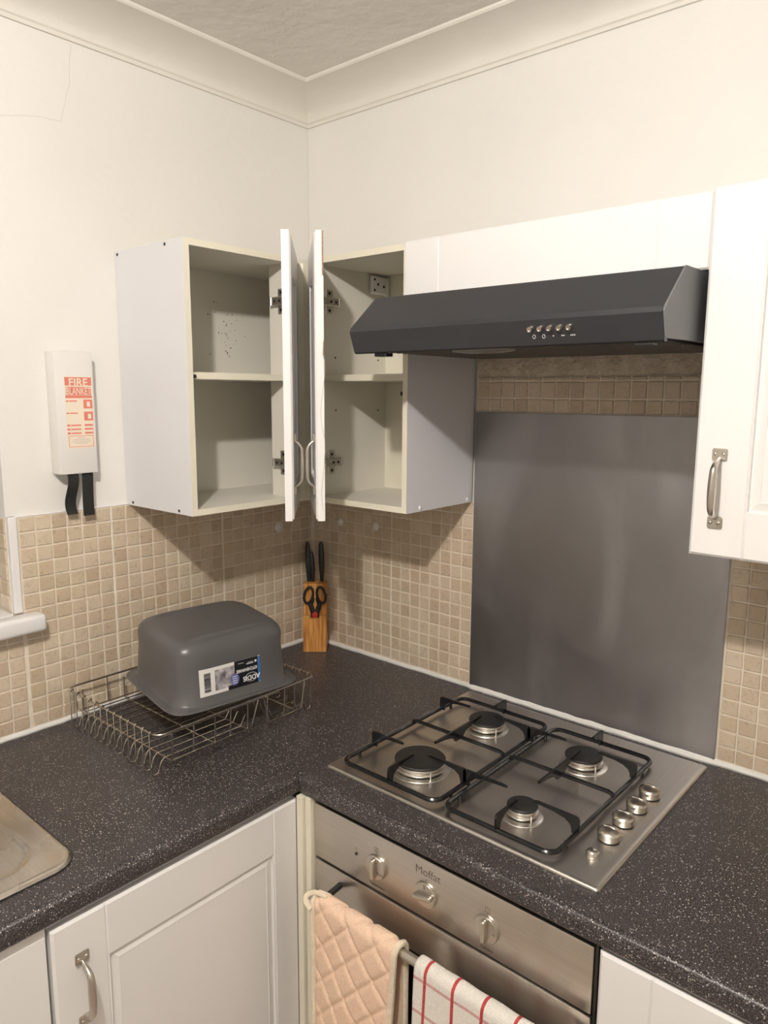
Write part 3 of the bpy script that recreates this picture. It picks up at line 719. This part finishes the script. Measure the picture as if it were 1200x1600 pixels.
# ================================================================== OVEN
OY = -.5930
ov = thing('built_in_oven', 'built-in stainless steel oven under the hob with three dials', 'oven', (.915, OY, -.64))
ox0, ox1 = .6215, 1.2130
obj('body', box(ox0+.012, ox1-.006, OY+.020, -.10, -.64, -.040), 'black_plastic', ov)
obj('control_panel', join(box(ox0, ox1-.006, OY, OY+.019, -.1600, -.0480, .0018, 2)), 'oven', ov, smooth=True)
obj('side_trim', box(ox1-.0045, ox1, OY+.003, OY+.019, -.64, -.0440), 'dark_steel', ov)
dr = obj('door', join(box(ox0, ox1-.006, OY, OY+.019, -.2380, -.1660, .0018, 2), box(ox0, ox0+.05, OY, OY+.019, -.60, -.2380), box(ox1-.056, ox1-.006, OY, OY+.019, -.60, -.2380), box(ox0+.05, ox1-.056, OY, OY+.019, -.60, -.54)), 'oven', ov, smooth=True)
obj('glass', box(ox0+.05, ox1-.056, OY+.001, OY+.017, -.54, -.2380), 'glass_black', dr)
hnd = obj('handle', tube([(.6600, -.6450, -.1985), (1.205, -.6450, -.1985)], .0085, 16), 'chrome', dr, smooth=True)
for x in (.6930, 1.1900): obj('handle_bracket', tube([(x, -.6440, -.1985), (x, OY, -.1930)], .006, 8), 'black_plastic', dr)
for i, (x, rot) in enumerate(((.7855, 0), (.9000, 1.35), (1.0250, 0))):
    zc = -.1115
    R_ = Matrix.Translation((x, OY, zc)) @ Matrix.Rotation(PI/2, 4, 'X')
    k = obj('dial', join(xf(lathe([(.0238, 0), (.0238, .0045), (.0228, .0060), (.0195, .0066), (.001, .0070)], 40), R_),
        xf((lambda m: ([(p[0]*(1-.35*abs(p[1])/.02), p[1], p[2]) for p in m[0]], m[1]))(box(-.0070, .0070, -.0205, .0205, .005, .0170, .0050, 4)), R_ @ Matrix.Rotation(-rot, 4, 'Z'))), 'chrome', ov, smooth=40, label='silver oven dial')
    mk = [xf(text2d(t, .008), Matrix.Translation((x+dx, OY-.0072, zc+dz)) @ Matrix.Rotation(PI/2, 4, 'X')) for t, dx, dz in (([('MAX', .0150, -.0075)], [('6', .001, .0160)], [('o', .0165, 0.0)])[i])]
    obj('pointer_dot', disc((x, OY-.0068, zc+.0190), (0, -1, 0), .0012, .0003, 8), 'mark', k)
    for m_ in mk: obj('lettering', m_, 'mark', k)
def otext(s, size, x, z, b=0, w=1): return xf(text2d(s, size, 0.00015, b, w), Matrix.Translation((x, OY-.0003, z)) @ Matrix.Rotation(PI/2, 4, 'X'))
def rectline(x, z, w, h): return tube([(x-w/2, OY-.0002, z-h/2), (x+w/2, OY-.0002, z-h/2), (x+w/2, OY-.0002, z+h/2), (x-w/2, OY-.0002, z+h/2)], .0004, 4, closed=True)
obj('lettering', otext('Moffat', .0212, .9030, -.0720, -.00028, 1.0), 'mark', ov)
obj('lettering', otext('Temperature', .0068, .7870, -.1500), 'mark', ov)
obj('lettering', otext('Function', .0068, 1.0255, -.1490), 'mark', ov)
o = obj('panel_markings', join(
    otext('I', .006, .7340, -.098), rectline(.7850, -.0780, .008, .0085), otext('0', .005, .7850, -.0780), rectline(1.0255, -.0795, .009, .009),
    *[box(x-.0004, x+.0004, OY-.0005, OY, -.0865, -.0835) for x in (.785, .900, 1.0255)]), 'mark', ov); o['kind'] = 'stuff'
obj('indicator_light', disc((.7350, OY, -.1080), (0, -1, 0), .0030, .0014, 14), 'dark_steel', ov)

# ================================================================== BASE UNITS
cb = thing('base_cabinet', 'white base cabinet with panelled door below the draining side of the worktop', 'cabinet', (.30, -.85, FLOOR+.12))
obj('body', join(box(.02, .558, -1.0995, -.62, -.76, -.0385)), 'carcass', cb)
dr = obj('door', place(door_mesh(.4945, .70, .0870, .0620, .0900, .020), (.5850, -1.0985, -.7490), (0, 1, 0), (1, 0, 0)), 'foil', cb, smooth=20)
handle(dr, (.5850, -1.0545, -.2330), (0, 1, 0), (1, 0, 0), .127)
obj('gap_strip', box(.558, .572, -1.0995, -.606, -.0485, -.0385), 'carcass', cb)
fp = thing('filler_post', 'pale yellowed filler post between the base cabinet and the oven', 'filler post', (.60, -.59, -.76))
obj('strip', box(.5865, .6020, -.6085, -.5700, -.76, -.0400, .001, 1), 'edging', fp)
obj('strip', box(.6040, .6185, -.6010, -.5700, -.76, -.0400, .001, 1), 'edging', fp)
ap = thing('appliance_panel', 'plain white panel at the lower left, under the sink', 'cabinet', (.4, -1.4, -.76))
obj('front', box(.560, .578, -1.70, -1.1035, -.76, -.0560, .001, 1), 'foil', ap)
obj('top_rail', box(.540, .5775, -1.70, -1.1035, -.0555, -.0385), 'foil', ap)
obj('body', box(.30, .5595, -1.70, -1.1035, -.76, -.30), 'carcass', ap)
cb = thing('base_cabinet', 'white base cabinet at the lower right, right of the oven', 'cabinet', (1.45, -.30, -.76))
obj('body', box(1.2175, 1.712, -.5780, -.05, -.76, -.0385), 'carcass', cb)
obj('door', place(door_mesh(.494, .7050, .0765, .0765, .0900, .020), (1.2180, -.5990, -.7490), (1, 0, 0), (0, -1, 0)), 'foil', cb, smooth=20)
pl_ = obj('plinth', join(box(.50, .518, -1.70, -.5200, FLOOR, -.7600), box(.518, 1.712, -.5380, -.5200, FLOOR, -.7600)), 'foil')
tag(pl_, 'white plinth boards under the base cabinets', 'plinth')

# ================================================================== SINK
sx0, sx1, sy0, sy1 = .045, .5280, -1.955, -1.0160
def sdist(x, y, x0, x1, y0, y1, r):
    dx = max(x0+r-x, x-(x1-r), 0); dy = max(y0+r-y, y-(y1-r), 0)
    ins = min(x-x0, x1-x, y-y0, y1-y)
    return r-math.hypot(dx, dy) if (dx > 0 and dy > 0) else ins
def sm(t): t = max(0, min(1, t)); return t*t*(3-2*t)
def sinkz(x, y):
    e = sdist(x, y, sx0, sx1, sy0, sy1, .045)
    z = .0012+.0050*sm(e/.006)-.0012*sm((e-.006)/.006)
    d = sdist(x, y, sx0+.030, sx1-.045, -1.470, sy1-.042, .060)
    z -= .0036*sm(d/.008)
    if d > .014:
        for k in range(6):
            xc = sx0+.085+k*.060
            q = abs(x-xc)
            if -1.45 < y < sy1-.075+.0: z += .0028*sm(1-abs(q-.010)/.005)*sm((sy1-.085-y)/.015) if q < .016 else 0
    b = sdist(x, y, sx0+.040, sx1-.045, -1.850, -1.520, .060)
    z -= .150*sm(b/.030)
    return z
nx, ny = 122, 238
def sf(u, v):
    x, y = sx0+u*(sx1-sx0), sy0+v*(sy1-sy0)
    # pull the square corners of the sheet in to the rounded outline
    e = sdist(x, y, sx0, sx1, sy0, sy1, .045)
    if e < 0:
        cx_ = sx0+.045 if x < .3 else sx1-.045; cy_ = sy0+.045 if y < -1.5 else sy1-.045
        q = Vector((x-cx_, y-cy_)); q = q.normalized()*.045; x, y = cx_+q.x, cy_+q.y
    return (x, y, sinkz(x, y))
sk = thing('sink', 'stainless steel sink at the left edge, its drainer corner in view', 'sink', (.29, -1.48, 0))
obj('sink_top', grid(nx, ny, sf), 'sink', sk, smooth=60)
obj('drain', lathe([(.035, -.1462), (.035, -.1440), (.022, -.1450), (.001, -.1450)], 28, (.29, -1.685, 0)), 'chrome', sk, smooth=True)
obj('sealant', tube(rrect(sx0, sx1, sy0, sy1, .045, .0015), .0011, 6, closed=True), 'dark_steel', sk, smooth=True)

# ================================================================== DISH RACK
rx0, rx1, ry0, ry1, rz = .0380, .4000, -.7960, -.3750, .0900
rk = thing('dish_rack', 'chromed wire dish rack on the worktop against the left wall', 'dish rack', (.22, -.585, 0.0005))
obj('rim', tube(rrect(rx0, rx1, ry0, ry1, .022, rz), .0024, 8, closed=True), 'wire', rk, smooth=True)
gz = .0300
nw = 13
for k in range(nw):
    x = rx0+.022+(rx1-rx0-.044)*k/(nw-1)
    ym_ = -.545 if k > nw-4 else None
    def end(sign, y0):
        s = sign; P = [(x, y0+s*.005, rz-.003), (x, y0+s*.004, rz+.003), (x, y0, rz+.0045), (x, y0-s*.0035, rz+.001), (x, y0-s*.003, .012)]
        for a in range(7):
            q = PI*a/6; P.append((x, y0-s*.003+s*.0095*(1-math.cos(q)), .0112-.0092*math.sin(q)))
        P += [(x, y0+s*.018, .018), (x, y0+s*.021, .025), (x, y0+s*.027, gz), (x, y0+s*.034, gz+.001)]
        return P
    a = end(1, ry0); b = end(-1, ry1)
    if k > nw-4:
        obj('base_wire', tube(a+[(x, -.580, gz), (x, -.566, gz+.022)], .0013, 6), 'wire', rk, smooth=True)
        obj('base_wire', tube([(x, -.505, gz+.026), (x, -.490, gz-.008), (x, ry1-.03, gz-.008)]+list(reversed(b))[2:], .0013, 6), 'wire', rk, smooth=True)
    else: obj('base_wire', tube(a+list(reversed(b)), .0013, 6), 'wire', rk, smooth=True)
for y in (-.7620, -.660, -.575, -.440): obj('cross_wire', tube([(rx0+.004, y, rz-.012), (rx0+.006, y, gz), (rx0+.012, y, gz-.0024), (rx1-.008, y, gz-.0024), (rx1-.002, y, gz), (rx1, y, rz-.002)], .0017, 6), 'wire', rk, smooth=True)
for y in (-.712, -.620, -.520, -.470): obj('side_wire', tube([(rx1, y, rz-.002), (rx1-.002, y-.002, gz)], .0015, 6), 'wire', rk, smooth=True)
obj('side_wire', tube([(rx1-.0015, -.762, gz), (rx1-.0015, -.565, gz), (rx1-.0005, -.545, rz-.002)], .0016, 6), 'wire', rk, smooth=True)
obj('side_wire', tube([(rx1-.0005, -.532, rz-.002), (rx1-.0015, -.515, gz-.006), (rx1-.0015, -.420, gz-.006), (rx1-.0010, -.408, rz-.002)], .0016, 6), 'wire', rk, smooth=True)
obj('side_wire', tube([(rx0, -.70, rz), (rx0+.003, -.70, gz)], .0016, 6), 'wire', rk, smooth=True)
obj('side_wire', tube([(rx0+.001, -.762, gz), (rx0+.001, -.40, gz)], .0016, 6), 'wire', rk, smooth=True)

# ================================================================== WASHING-UP BASIN
BM = Matrix.Translation((.2427, -.5531, 0)) @ Matrix.Rotation(-.1218, 4, 'Z') @ Matrix(((1, 0, 0, 0), (0, 1, 0, 0), (-.085, 0, 1, 0), (0, 0, 0, 1)))
secs = [(.1300, .1550, .1000, 7), (.1345, .1595, .0985, 7), (.1360, .1610, .1005, 7), (.1340, .1590, .1030, 7), (.1225, .1450, .1030, 6.5), (.1195, .1415, .1080, 6), (.1178, .1402, .1450, 5.5),
        (.1160, .1396, .1850, 5), (.1150, .1390, .2110, 5.5), (.1122, .1365, .2212, 5.4), (.1066, .1312, .2292, 5.2), (.0988, .1236, .2336, 5), (.0885, .1130, .2348, 5), (.0600, .0800, .2348, 4), (.0250, .0340, .2348, 4)]
def se(hx_, hy_, a, n):
    c, s = math.cos(a), math.sin(a)
    return (math.copysign(abs(c)**(2/n), c)*hx_, math.copysign(abs(s)**(2/n), s)*hy_)
NA = 120
V, F = [], []
def ringpts(hx_, hy_, z, n): return [(*se(hx_, hy_, 2*PI*k/NA-.22*math.sin(8*PI*k/NA), n), z) for k in range(NA)]
for q_ in secs: V += ringpts(*q_)
for i in range(len(secs)-1): F += [(i*NA+k, i*NA+(k+1) % NA, (i+1)*NA+(k+1) % NA, (i+1)*NA+k) for k in range(NA)]
F.append(tuple((len(secs)-1)*NA+k for k in range(NA)))
inner = [(a-.003, b-.003, z-.0025, n) for a, b, z, n in secs[4:13]]; b0 = len(V)
for q_ in inner: V += ringpts(*q_)
F += [(k, (k+1) % NA, b0+(k+1) % NA, b0+k) for k in range(NA)]
for i in range(len(inner)-1): F += [(b0+i*NA+k, b0+i*NA+(k+1) % NA, b0+(i+1)*NA+(k+1) % NA, b0+(i+1)*NA+k) for k in range(NA)]
F.append(tuple(b0+(len(inner)-1)*NA+k for k in range(NA)))
bs = thing('washing_up_basin', 'grey plastic washing-up basin upside down on the dish rack', 'basin', (.2427, -.5531, .0930))
obj('shell', xf((V, F), BM), 'basin', bs, smooth=45)
def ridge(x, y0, y1, z): return tube([(x, y0, z-.004), (x, y0+.02, z), (x, y1-.02, z), (x, y1, z-.004)], .0042, 8)
obj('base_ridge', xf(ridge(.080, -.100, .098, .2342), BM), 'basin', bs, smooth=True)
obj('base_ridge', xf(ridge(-.080, -.100, .050, .2342), BM), 'basin', bs, smooth=True)
obj('moulding_mark', xf(join(lathe([(.0042, .2346), (.0030, .2356), (.0006, .2360)], 14), tube([(.018*math.cos(a*PI/12), .018*math.sin(a*PI/12), .2347) for a in range(24)], .0004, 4, closed=True)), BM), 'basin', bs, smooth=True)
def bowl_x(y, z):
    for (a, b, c, n0), (d, e, f, n1) in zip(secs[5:], secs[6:]):
        if c <= z <= f:
            t = (z-c)/(f-c); hx_, hy_, n_ = a+(d-a)*t, b+(e-b)*t, n0+(n1-n0)*t; break
    return hx_*(1-min(.999, abs(y/hy_))**n_)**(1/n_)
SY0, SY1, SZ0, SZ1 = -.0920, .0560, .1210, .1800
def onbowl(m, off):     # m holds (s, t, extra): s 0..1 along the sticker, t 0..1 up
    V = []
    for p in m[0]:
        y = SY0+(SY1-SY0)*p[0]; z = SZ0+(SZ1-SZ0)*p[1]; V.append((bowl_x(y, z)+off+p[2]*.0002, y, z))
    return xf((V, m[1]), BM)
def patch(s0, s1, t0, t1, n=14, nt=6): return grid(n, nt, lambda u, v: (s0+(s1-s0)*u, t0+(t1-t0)*v, 0))
def ell(cs, ct, rs, rt_, n=20, rings=4):
    V = [(cs, ct, 0)]; F = []
    for r in range(1, rings+1):
        for k in range(n): V.append((cs+rs*r/rings*math.cos(2*PI*k/n), ct+rt_*r/rings*math.sin(2*PI*k/n), 0))
    for k in range(n): F.append((0, 1+k, 1+(k+1) % n))
    for r in range(rings-1): F += [(1+r*n+k, 1+(r+1)*n+k, 1+(r+1)*n+(k+1) % n, 1+r*n+(k+1) % n) for k in range(n)]
    return V, F
st = obj('sticker', onbowl(patch(0, 1, 0, 1, 30, 10), .0006), 'paper', bs, smooth=True, label='black, white and blue printed sticker, upside down')
obj('print', onbowl(join(patch(.56, .965, 0, 1, 16, 8), patch(.45, .57, 0, .17, 6, 3)), .0010), 'ink_black', st, label='black ground')
obj('print', onbowl(patch(.955, 1.0, 0.02, .98, 3, 8), .0012), 'ink_blue', st, label='blue end')
obj('print', onbowl(patch(.24, .56, .12, .88, 12, 8), .0010), 'ink_grey', st, label='grey printed picture')
obj('print', onbowl(ell(.56, .34, .075, .22), .0013), 'ink_violet', st, label='blue round badge')
obj('print', onbowl(ell(.84, .27, .105, .17), .00115), 'ink_white', st)
obj('print', onbowl(ell(.84, .27, .098, .155), .0013), 'ink_black', st)
obj('barcode', onbowl(join(*[patch(.07+.0, .17, .14+.72*k/26, .14+.72*k/26+random.choice((.010, .016, .022)), 3, 2) for k in range(26)]), .0011), 'ink_black', st)
def stxt(s, size, cs, ct, w=1, bold=0):   # reads upside down on the upturned basin
    v, f = text2d(s, size, 0, bold, w); W, H = SY1-SY0, SZ1-SZ0
    return [(cs-p[0]/W, ct-p[1]/H, 0) for p in v], f
obj('lettering', onbowl(join(stxt('ADDIS', .0150, .84, .26, 1, .0004), stxt('KITCHENWARE', .0100, .765, .60, .74, .0003), patch(.76, .88, .785, .815, 4, 2), patch(.78, .88, .845, .86, 4, 2), patch(.62, .72, .875, .89, 4, 2),
    *[patch(.52, .60, .325+dz, .35+dz, 4, 2) for dz in (.12, .04, -.04, -.12)], ell(.92, .84, .02, .05, 12, 1)), .0016), 'ink_white', st)

# ================================================================== KNIFE BLOCK, KNIVES, SCISSORS
kb = Vector((.1028, -.0917, 0)); ku = Vector((.7470, .6650, 0)).normalized(); kn = Vector((ku.y, -ku.x, 0))   # width dir, outward dir
def kbx(m): return [tuple(kb+ku*p[0]+kn*p[1]+Vector((0, 0, p[2]))) for p in m[0]], m[1]
kw = .0335
blk = thing('knife_block', 'small bamboo knife block standing in the corner of the worktop', 'knife block', tuple(kb+Vector((0, 0, .0005))))
obj('front_block', kbx(join(box(-kw, kw, -.010, 0, .0010, .1010), box(-kw, -.014, -.028, -.010, .0010, .1010), box(.014, kw, -.028, -.010, .0010, .1010))), 'wood', blk)
obj('front_lip', kbx(join(box(-kw, -.014, -.010, 0, .1010, .1100), box(.014, kw, -.010, 0, .1010, .1100))), 'wood', blk)
obj('back_block', kbx(join(box(-kw, kw, -.046, -.0285, .0010, .1980), box(-kw, -.008, -.060, -.046, .001, .1980), box(.016, kw, -.060, -.046, .001, .1980), box(-kw, kw, -.066, -.060, .001, .1980))), 'wood', blk)
def knife(u, lean, label, L=.115, d=-.053):
    k = thing('kitchen_knife', label, 'knife', tuple(kb+ku*u+kn*d+Vector((0, 0, .195))), 'knives in the knife block')
    P = [(u+lean*t*L, d-.004*t, .1985+L*t) for t in (0, .08, .2, .45, .7, .9, 1)]
    R = [.0058, .0068, .0078, .0098, .0094, .0078, .0050]
    obj('handle', kbx(tube(P, R, 12, flat=(1, .8))), 'black_plastic', k, smooth=50)
    obj('blade', kbx(box(u-.0008, u+.0008, d-.004, d+.004, .08, .1984)), 'zinc', k)
knife(-.0200, -.03, 'black-handled kitchen knife at the left back of the knife block', .118, -.053)
knife(-.0085, -.05, 'shorter black-handled knife in front of the left one in the block', .088, -.0535)
knife(.0185, -.02, 'black-handled kitchen knife at the right of the knife block', .118, -.053)
scs = thing('scissors', 'black-handled kitchen scissors with a red pivot standing in the knife block', 'scissors', tuple(kb+kn*-.019+Vector((0, 0, .095))))
def loop(cu, cz_, ru, rz_, s):
    return [(cu+ru*math.cos(2*PI*k/20)*(1-.22*math.sin(2*PI*k/20)*s*0)-s*.004*math.sin(2*PI*k/20), -.019, cz_+rz_*math.sin(2*PI*k/20)) for k in range(20)]
for s, nm in ((-1, 'handle'), (1, 'handle')):
    obj('handle', kbx(join(tube(loop(s*.0185, .1660, .0125, .0240, s), .0037, 8, closed=True), tube([(s*.0150, -.019, .1420), (s*.0100, -.019, .1280), (s*.0060, -.019, .1130), (s*.0050, -.019, .1020)], [.0060, .0075, .0070, .0065], 8),
        tube([(s*.0065, -.019, .1600), (s*.0040, -.019, .1560), (s*.0100, -.019, .1340)], .0030, 8))), 'black_plastic', scs, smooth=True)
obj('blade', kbx(join(box(-.009, .009, -.0210, -.0170, .030, .1015))), 'zinc', scs)
obj('handle_hub', kbx(box(-.0125, .0125, -.0250, -.0130, .1025, .1200, .003, 2)), 'black_plastic', scs, smooth=True)
obj('pivot', kbx(xf(lathe([(.0085, 0), (.0080, .002), (.004, .003), (.0005, .0031)], 18), Matrix.Translation((0, -.0130, .1085)) @ Matrix.Rotation(-PI/2, 4, 'X'))), 'red_plastic', scs, smooth=True, label='red pivot')

# ================================================================== FIRE BLANKET
fb = thing('fire_blanket', 'white wall-mounted fire blanket box with faded red label and black pull straps', 'fire blanket', (.002, -.735, .5680))
fx, fy0, fy1, fz0, fz1 = .0400, -.7790, -.6930, .5680, .8310
obj('box', box(.0005, fx, fy0, fy1, fz0, fz1, .0022, 2), 'fire_box', fb, smooth=True)
lb = obj('label', box(fx, fx+.0004, -.7590, -.6975, .6240, .7780), 'label_cream', fb, label='faded cream and red instruction label')
def fr(y0, y1, z0, z1): return box(fx+.0004, fx+.0007, y0, y1, z0, z1)
LY0, LY1 = -.7580, -.6985; LW = LY1-LY0
def q(a, b, c, d): return fr(LY0+LW*a, LY0+LW*b, .778-.154*d, .778-.154*c)
red = [q(0, 1, .262, .30)]
for t in (.33, .50): red += [q(0, .10, t, t+.02), q(.13, .42, t, t+.018), q(.66, 1, t-.01, t+.115)]
for t in (.665, .72, .775): red += [q(0, .12, t, t+.026), q(.15, .52, t+.003, t+.024), q(.66, .98, t, t+.026)]
red += [q(.03, .97, .825, .832), q(.03, .97, .975, .982), q(.03, .045, .825, .98), q(.955, .97, .825, .98)]
obj('print', join(*red), 'ink_red', lb)
cyy = (LY0+LY1)/2
obj('print', join(q(0, 1, .012, .126), q(.03, .97, .145, .258)), 'ink_red', lb)
def fit(s_, w_, h_, cz_, b=0):
    v, f = text2d(s_, 1, 0, b); a0, a1 = min(p[0] for p in v), max(p[0] for p in v); b0_, b1 = min(p[1] for p in v), max(p[1] for p in v)
    return [(fx+.0016, cyy+((p[0]-a0)/(a1-a0)-.5)*w_, cz_+((p[1]-b0_)/(b1-b0_)-.5)*h_) for p in v], f
obj('lettering', join(fit('FIRE', LW*.70, .0170, .7655, .02), fit('BLANKET', LW*.93, .0150, .7470, .006), *[join(mv(fr(LY0+LW*(.78+dx), LY0+LW*(.90+dx), .778-.154*(t+.09), .778-.154*(t+.02)), .0008, 0, 0)) for t, dx in ((.33, 0), (.50, .02))]), 'label_cream', lb)
obj('lettering', join(*[q(.5-w_/2, .5+w_/2, .852+.026*k, .859+.026*k) for k, w_ in enumerate((.3, .62, .7, .5))]), 'crack', lb)
def strap(y0, w, L, wob, x=.030):
    def f(u, v):
        z = fz0+.006-L*v; return (x+wob*math.sin(v*6)*.5-.0012, y0+w*u+.0035*math.sin(v*5+1)*(1 if wob > 0 else .3), z)
    a = grid(4, 16, f); b = grid(4, 16, lambda u, v: (f(u, v)[0]+.0024, f(u, v)[1], f(u, v)[2]))
    n = len(a[0]); E = []
    for j in range(15): E += [(j*4, (j+1)*4, n+(j+1)*4, n+j*4), (j*4+3, (j+1)*4+3, n+(j+1)*4+3, n+j*4+3)]
    E.append((60, 61, 62, 63, n+63, n+62, n+61, n+60))
    return join((a[0]+b[0], a[1]+[tuple(i+n for i in q_) for q_ in b[1]]+E))
obj('strap', strap(-.7630, .0240, .0960, .008), 'strap', fb, smooth=True)
obj('strap', strap(-.7270, .0250, .1020, -.001), 'strap', fb, smooth=True)

# ================================================================== SUCTION HOOKS
def sucker(c, nrm, lab, r=.0140):
    t = thing('suction_hook', lab, 'hook', c, 'suction hooks on the tiles')
    qm = Vector(nrm).to_track_quat('Z', 'Y').to_matrix().to_4x4(); qm.translation = Vector(c)
    obj('cup', xf(lathe([(r, 0), (r, .0015), (r*.8, .0035), (r*.45, .0060), (r*.3, .0090), (.0005, .0095)], 24), qm), 'rubber_clear', t, smooth=50)
    obj('hook', xf(tube([(0, .003, .0095), (0, -.004, .0120), (0, -.0085, .0145), (0, -.0080, .0185), (0, -.0050, .0195)], .0013, 6), qm), 'rubber_clear', t, smooth=True)
sucker((.0098, -.1400, .3660), (1, 0, 0), 'round milky suction hook on the left wall tiles under the open cabinet', .0160)
sucker((.1290, -.0098, .3780), (0, -1, 0), 'milky suction hook nearest the corner on the tiles behind the knife block', .0125)
sucker((.2650, -.0098, .3810), (0, -1, 0), 'milky suction hook on the hob wall tiles, further right of the corner', .0125)

# ================================================================== OVEN GLOVE AND TOWEL
def drape(x0, x1, yb, rad, zbar, zf, zk, off):
    """path over the bar: back bottom -> over -> front bottom; returns point and normal at arc length s"""
    yf_, yk = yb-rad, yb+rad
    Lk, La, Lf = zbar-zk, PI*rad, zbar-zf
    def f(s):
        if s < Lk: return Vector((0, yk, zk+s)), Vector((0, 1, 0))
        if s < Lk+La:
            a = (s-Lk)/rad; return Vector((0, yb+rad*math.cos(a), zbar+rad*math.sin(a))), Vector((0, math.cos(a), math.sin(a)))
        return Vector((0, yf_, zbar-(s-Lk-La))), Vector((0, -1, 0))
    return f, Lk+La+Lf, Lk+La/2
def add_uv(o, uvs):
    me = o.data; l = me.uv_layers.new(name='metres')
    for lp in me.loops: l.data[lp.index].uv = uvs[lp.vertex_index]
gv = thing('oven_glove', 'quilted peach oven glove with cream binding hung over the oven handle', 'oven glove', (.785, -.645, -.1985))
gx0, gx1 = .6860, .8860
f, L, top = drape(gx0, gx1, -.6450, .0135, -.1985, -.52, -.46, 0)
def quilt(u, s):
    a = ((u*1.05+s)/.070+.3) % 1; b = ((u*1.05-s)/.070) % 1
    da, db = min(a, 1-a), min(b, 1-b); e = min(u, (gx1-gx0)-u)
    return .0052*(min(1, da*6)**.5)*(min(1, db*6)**.5)*min(1, e/.012)
def gf(uu, vv):
    u = uu*(gx1-gx0); s = vv*L; p, nn = f(s)
    fall = max(0, (s-top)/.3) if s > top else 0
    w = 1-.12*fall
    x = gx0+.006*fall+u*w+(.022*(1-uu)*sm((top-s)/.012) if s < top else 0)
    p = p+nn*(quilt(u, s-top)+.0035*math.sin(u*38+s*9)*min(1, abs(s-top)*9)*(1 if s > top else 0))
    return (x, p.y+(-.010*fall if s > top else 0), p.z-.018*(1-abs(uu*2-1))*0)
obj('quilted_pad', grid(90, 260, gf), 'glove', gv, smooth=70)
def edge(uu): return [tuple(Vector(gf(uu, k/80))+f(k/80*L)[1]*.0012) for k in range(81)]
obj('binding', tube(edge(0), .0052, 8), 'piping', gv, smooth=True, label='cream binding')
obj('binding', tube(edge(1), .0058, 8), 'piping', gv, smooth=True, label='cream binding')
def innr(uu, vv):
    u = uu*(gx1-gx0-.006)+.003; s = vv*L; p, nn = f(s); return (gx0+u*(1-.12*max(0, (s-top)/.3))+(.024*(1-uu)*sm((top-s)/.012) if s < top else 0), p.y-nn.y*.0020+(-.010*max(0, (s-top)/.3)), p.z-nn.z*.002)
obj('lining', grid(20, 80, innr), 'glove', gv, smooth=True)
lp_ = [(.688, -.668, -.205), (.674, -.668, -.196), (.671, -.664, -.186), (.682, -.656, -.178), (.700, -.652, -.176), (.712, -.650, -.180)]
for _ in range(2):
    q_ = [lp_[0]]
    for a_, b_ in zip(lp_[:-1], lp_[1:]): q_ += [tuple(Vector(a_).lerp(Vector(b_), .25)), tuple(Vector(a_).lerp(Vector(b_), .75))]
    lp_ = q_+[lp_[-1]]
obj('hanging_loop', tube(lp_, .0048, 8, flat=(1, .6)), 'piping', gv, smooth=True, label='cream hanging loop')

f2, L2, top2 = drape(0, 0, -.6450, .0105, -.1985, -.50, -.42, 0)
def tf(uu, vv):
    u = uu*.245; s = vv*L2; p, nn = f2(s); k = max(0, s-top2)
    p = p+nn*(.0020+.0022*math.sin(u*26+1)*min(1, abs(s-top2)*5)+.0005*math.sin(u*90+s*30))
    return (.9290+u+.0015*math.sin(s*14), p.y-.03*k, p.z)
N1, N2 = 60, 150
tw = obj('tea_towel', grid(N1, N2, tf), 'towel', None, smooth=True, loc=(1.05, -.645, -.1985), weld=False)
add_uv(tw, [(i/(N1-1)*.245, j/(N2-1)*L2-top2) for j in range(N2) for i in range(N1)])
md = tw.modifiers.new('thickness', 'SOLIDIFY'); md.thickness = .0028; md.offset = 1
tag(tw, 'white tea towel with red window check hung over the oven handle', 'towel')
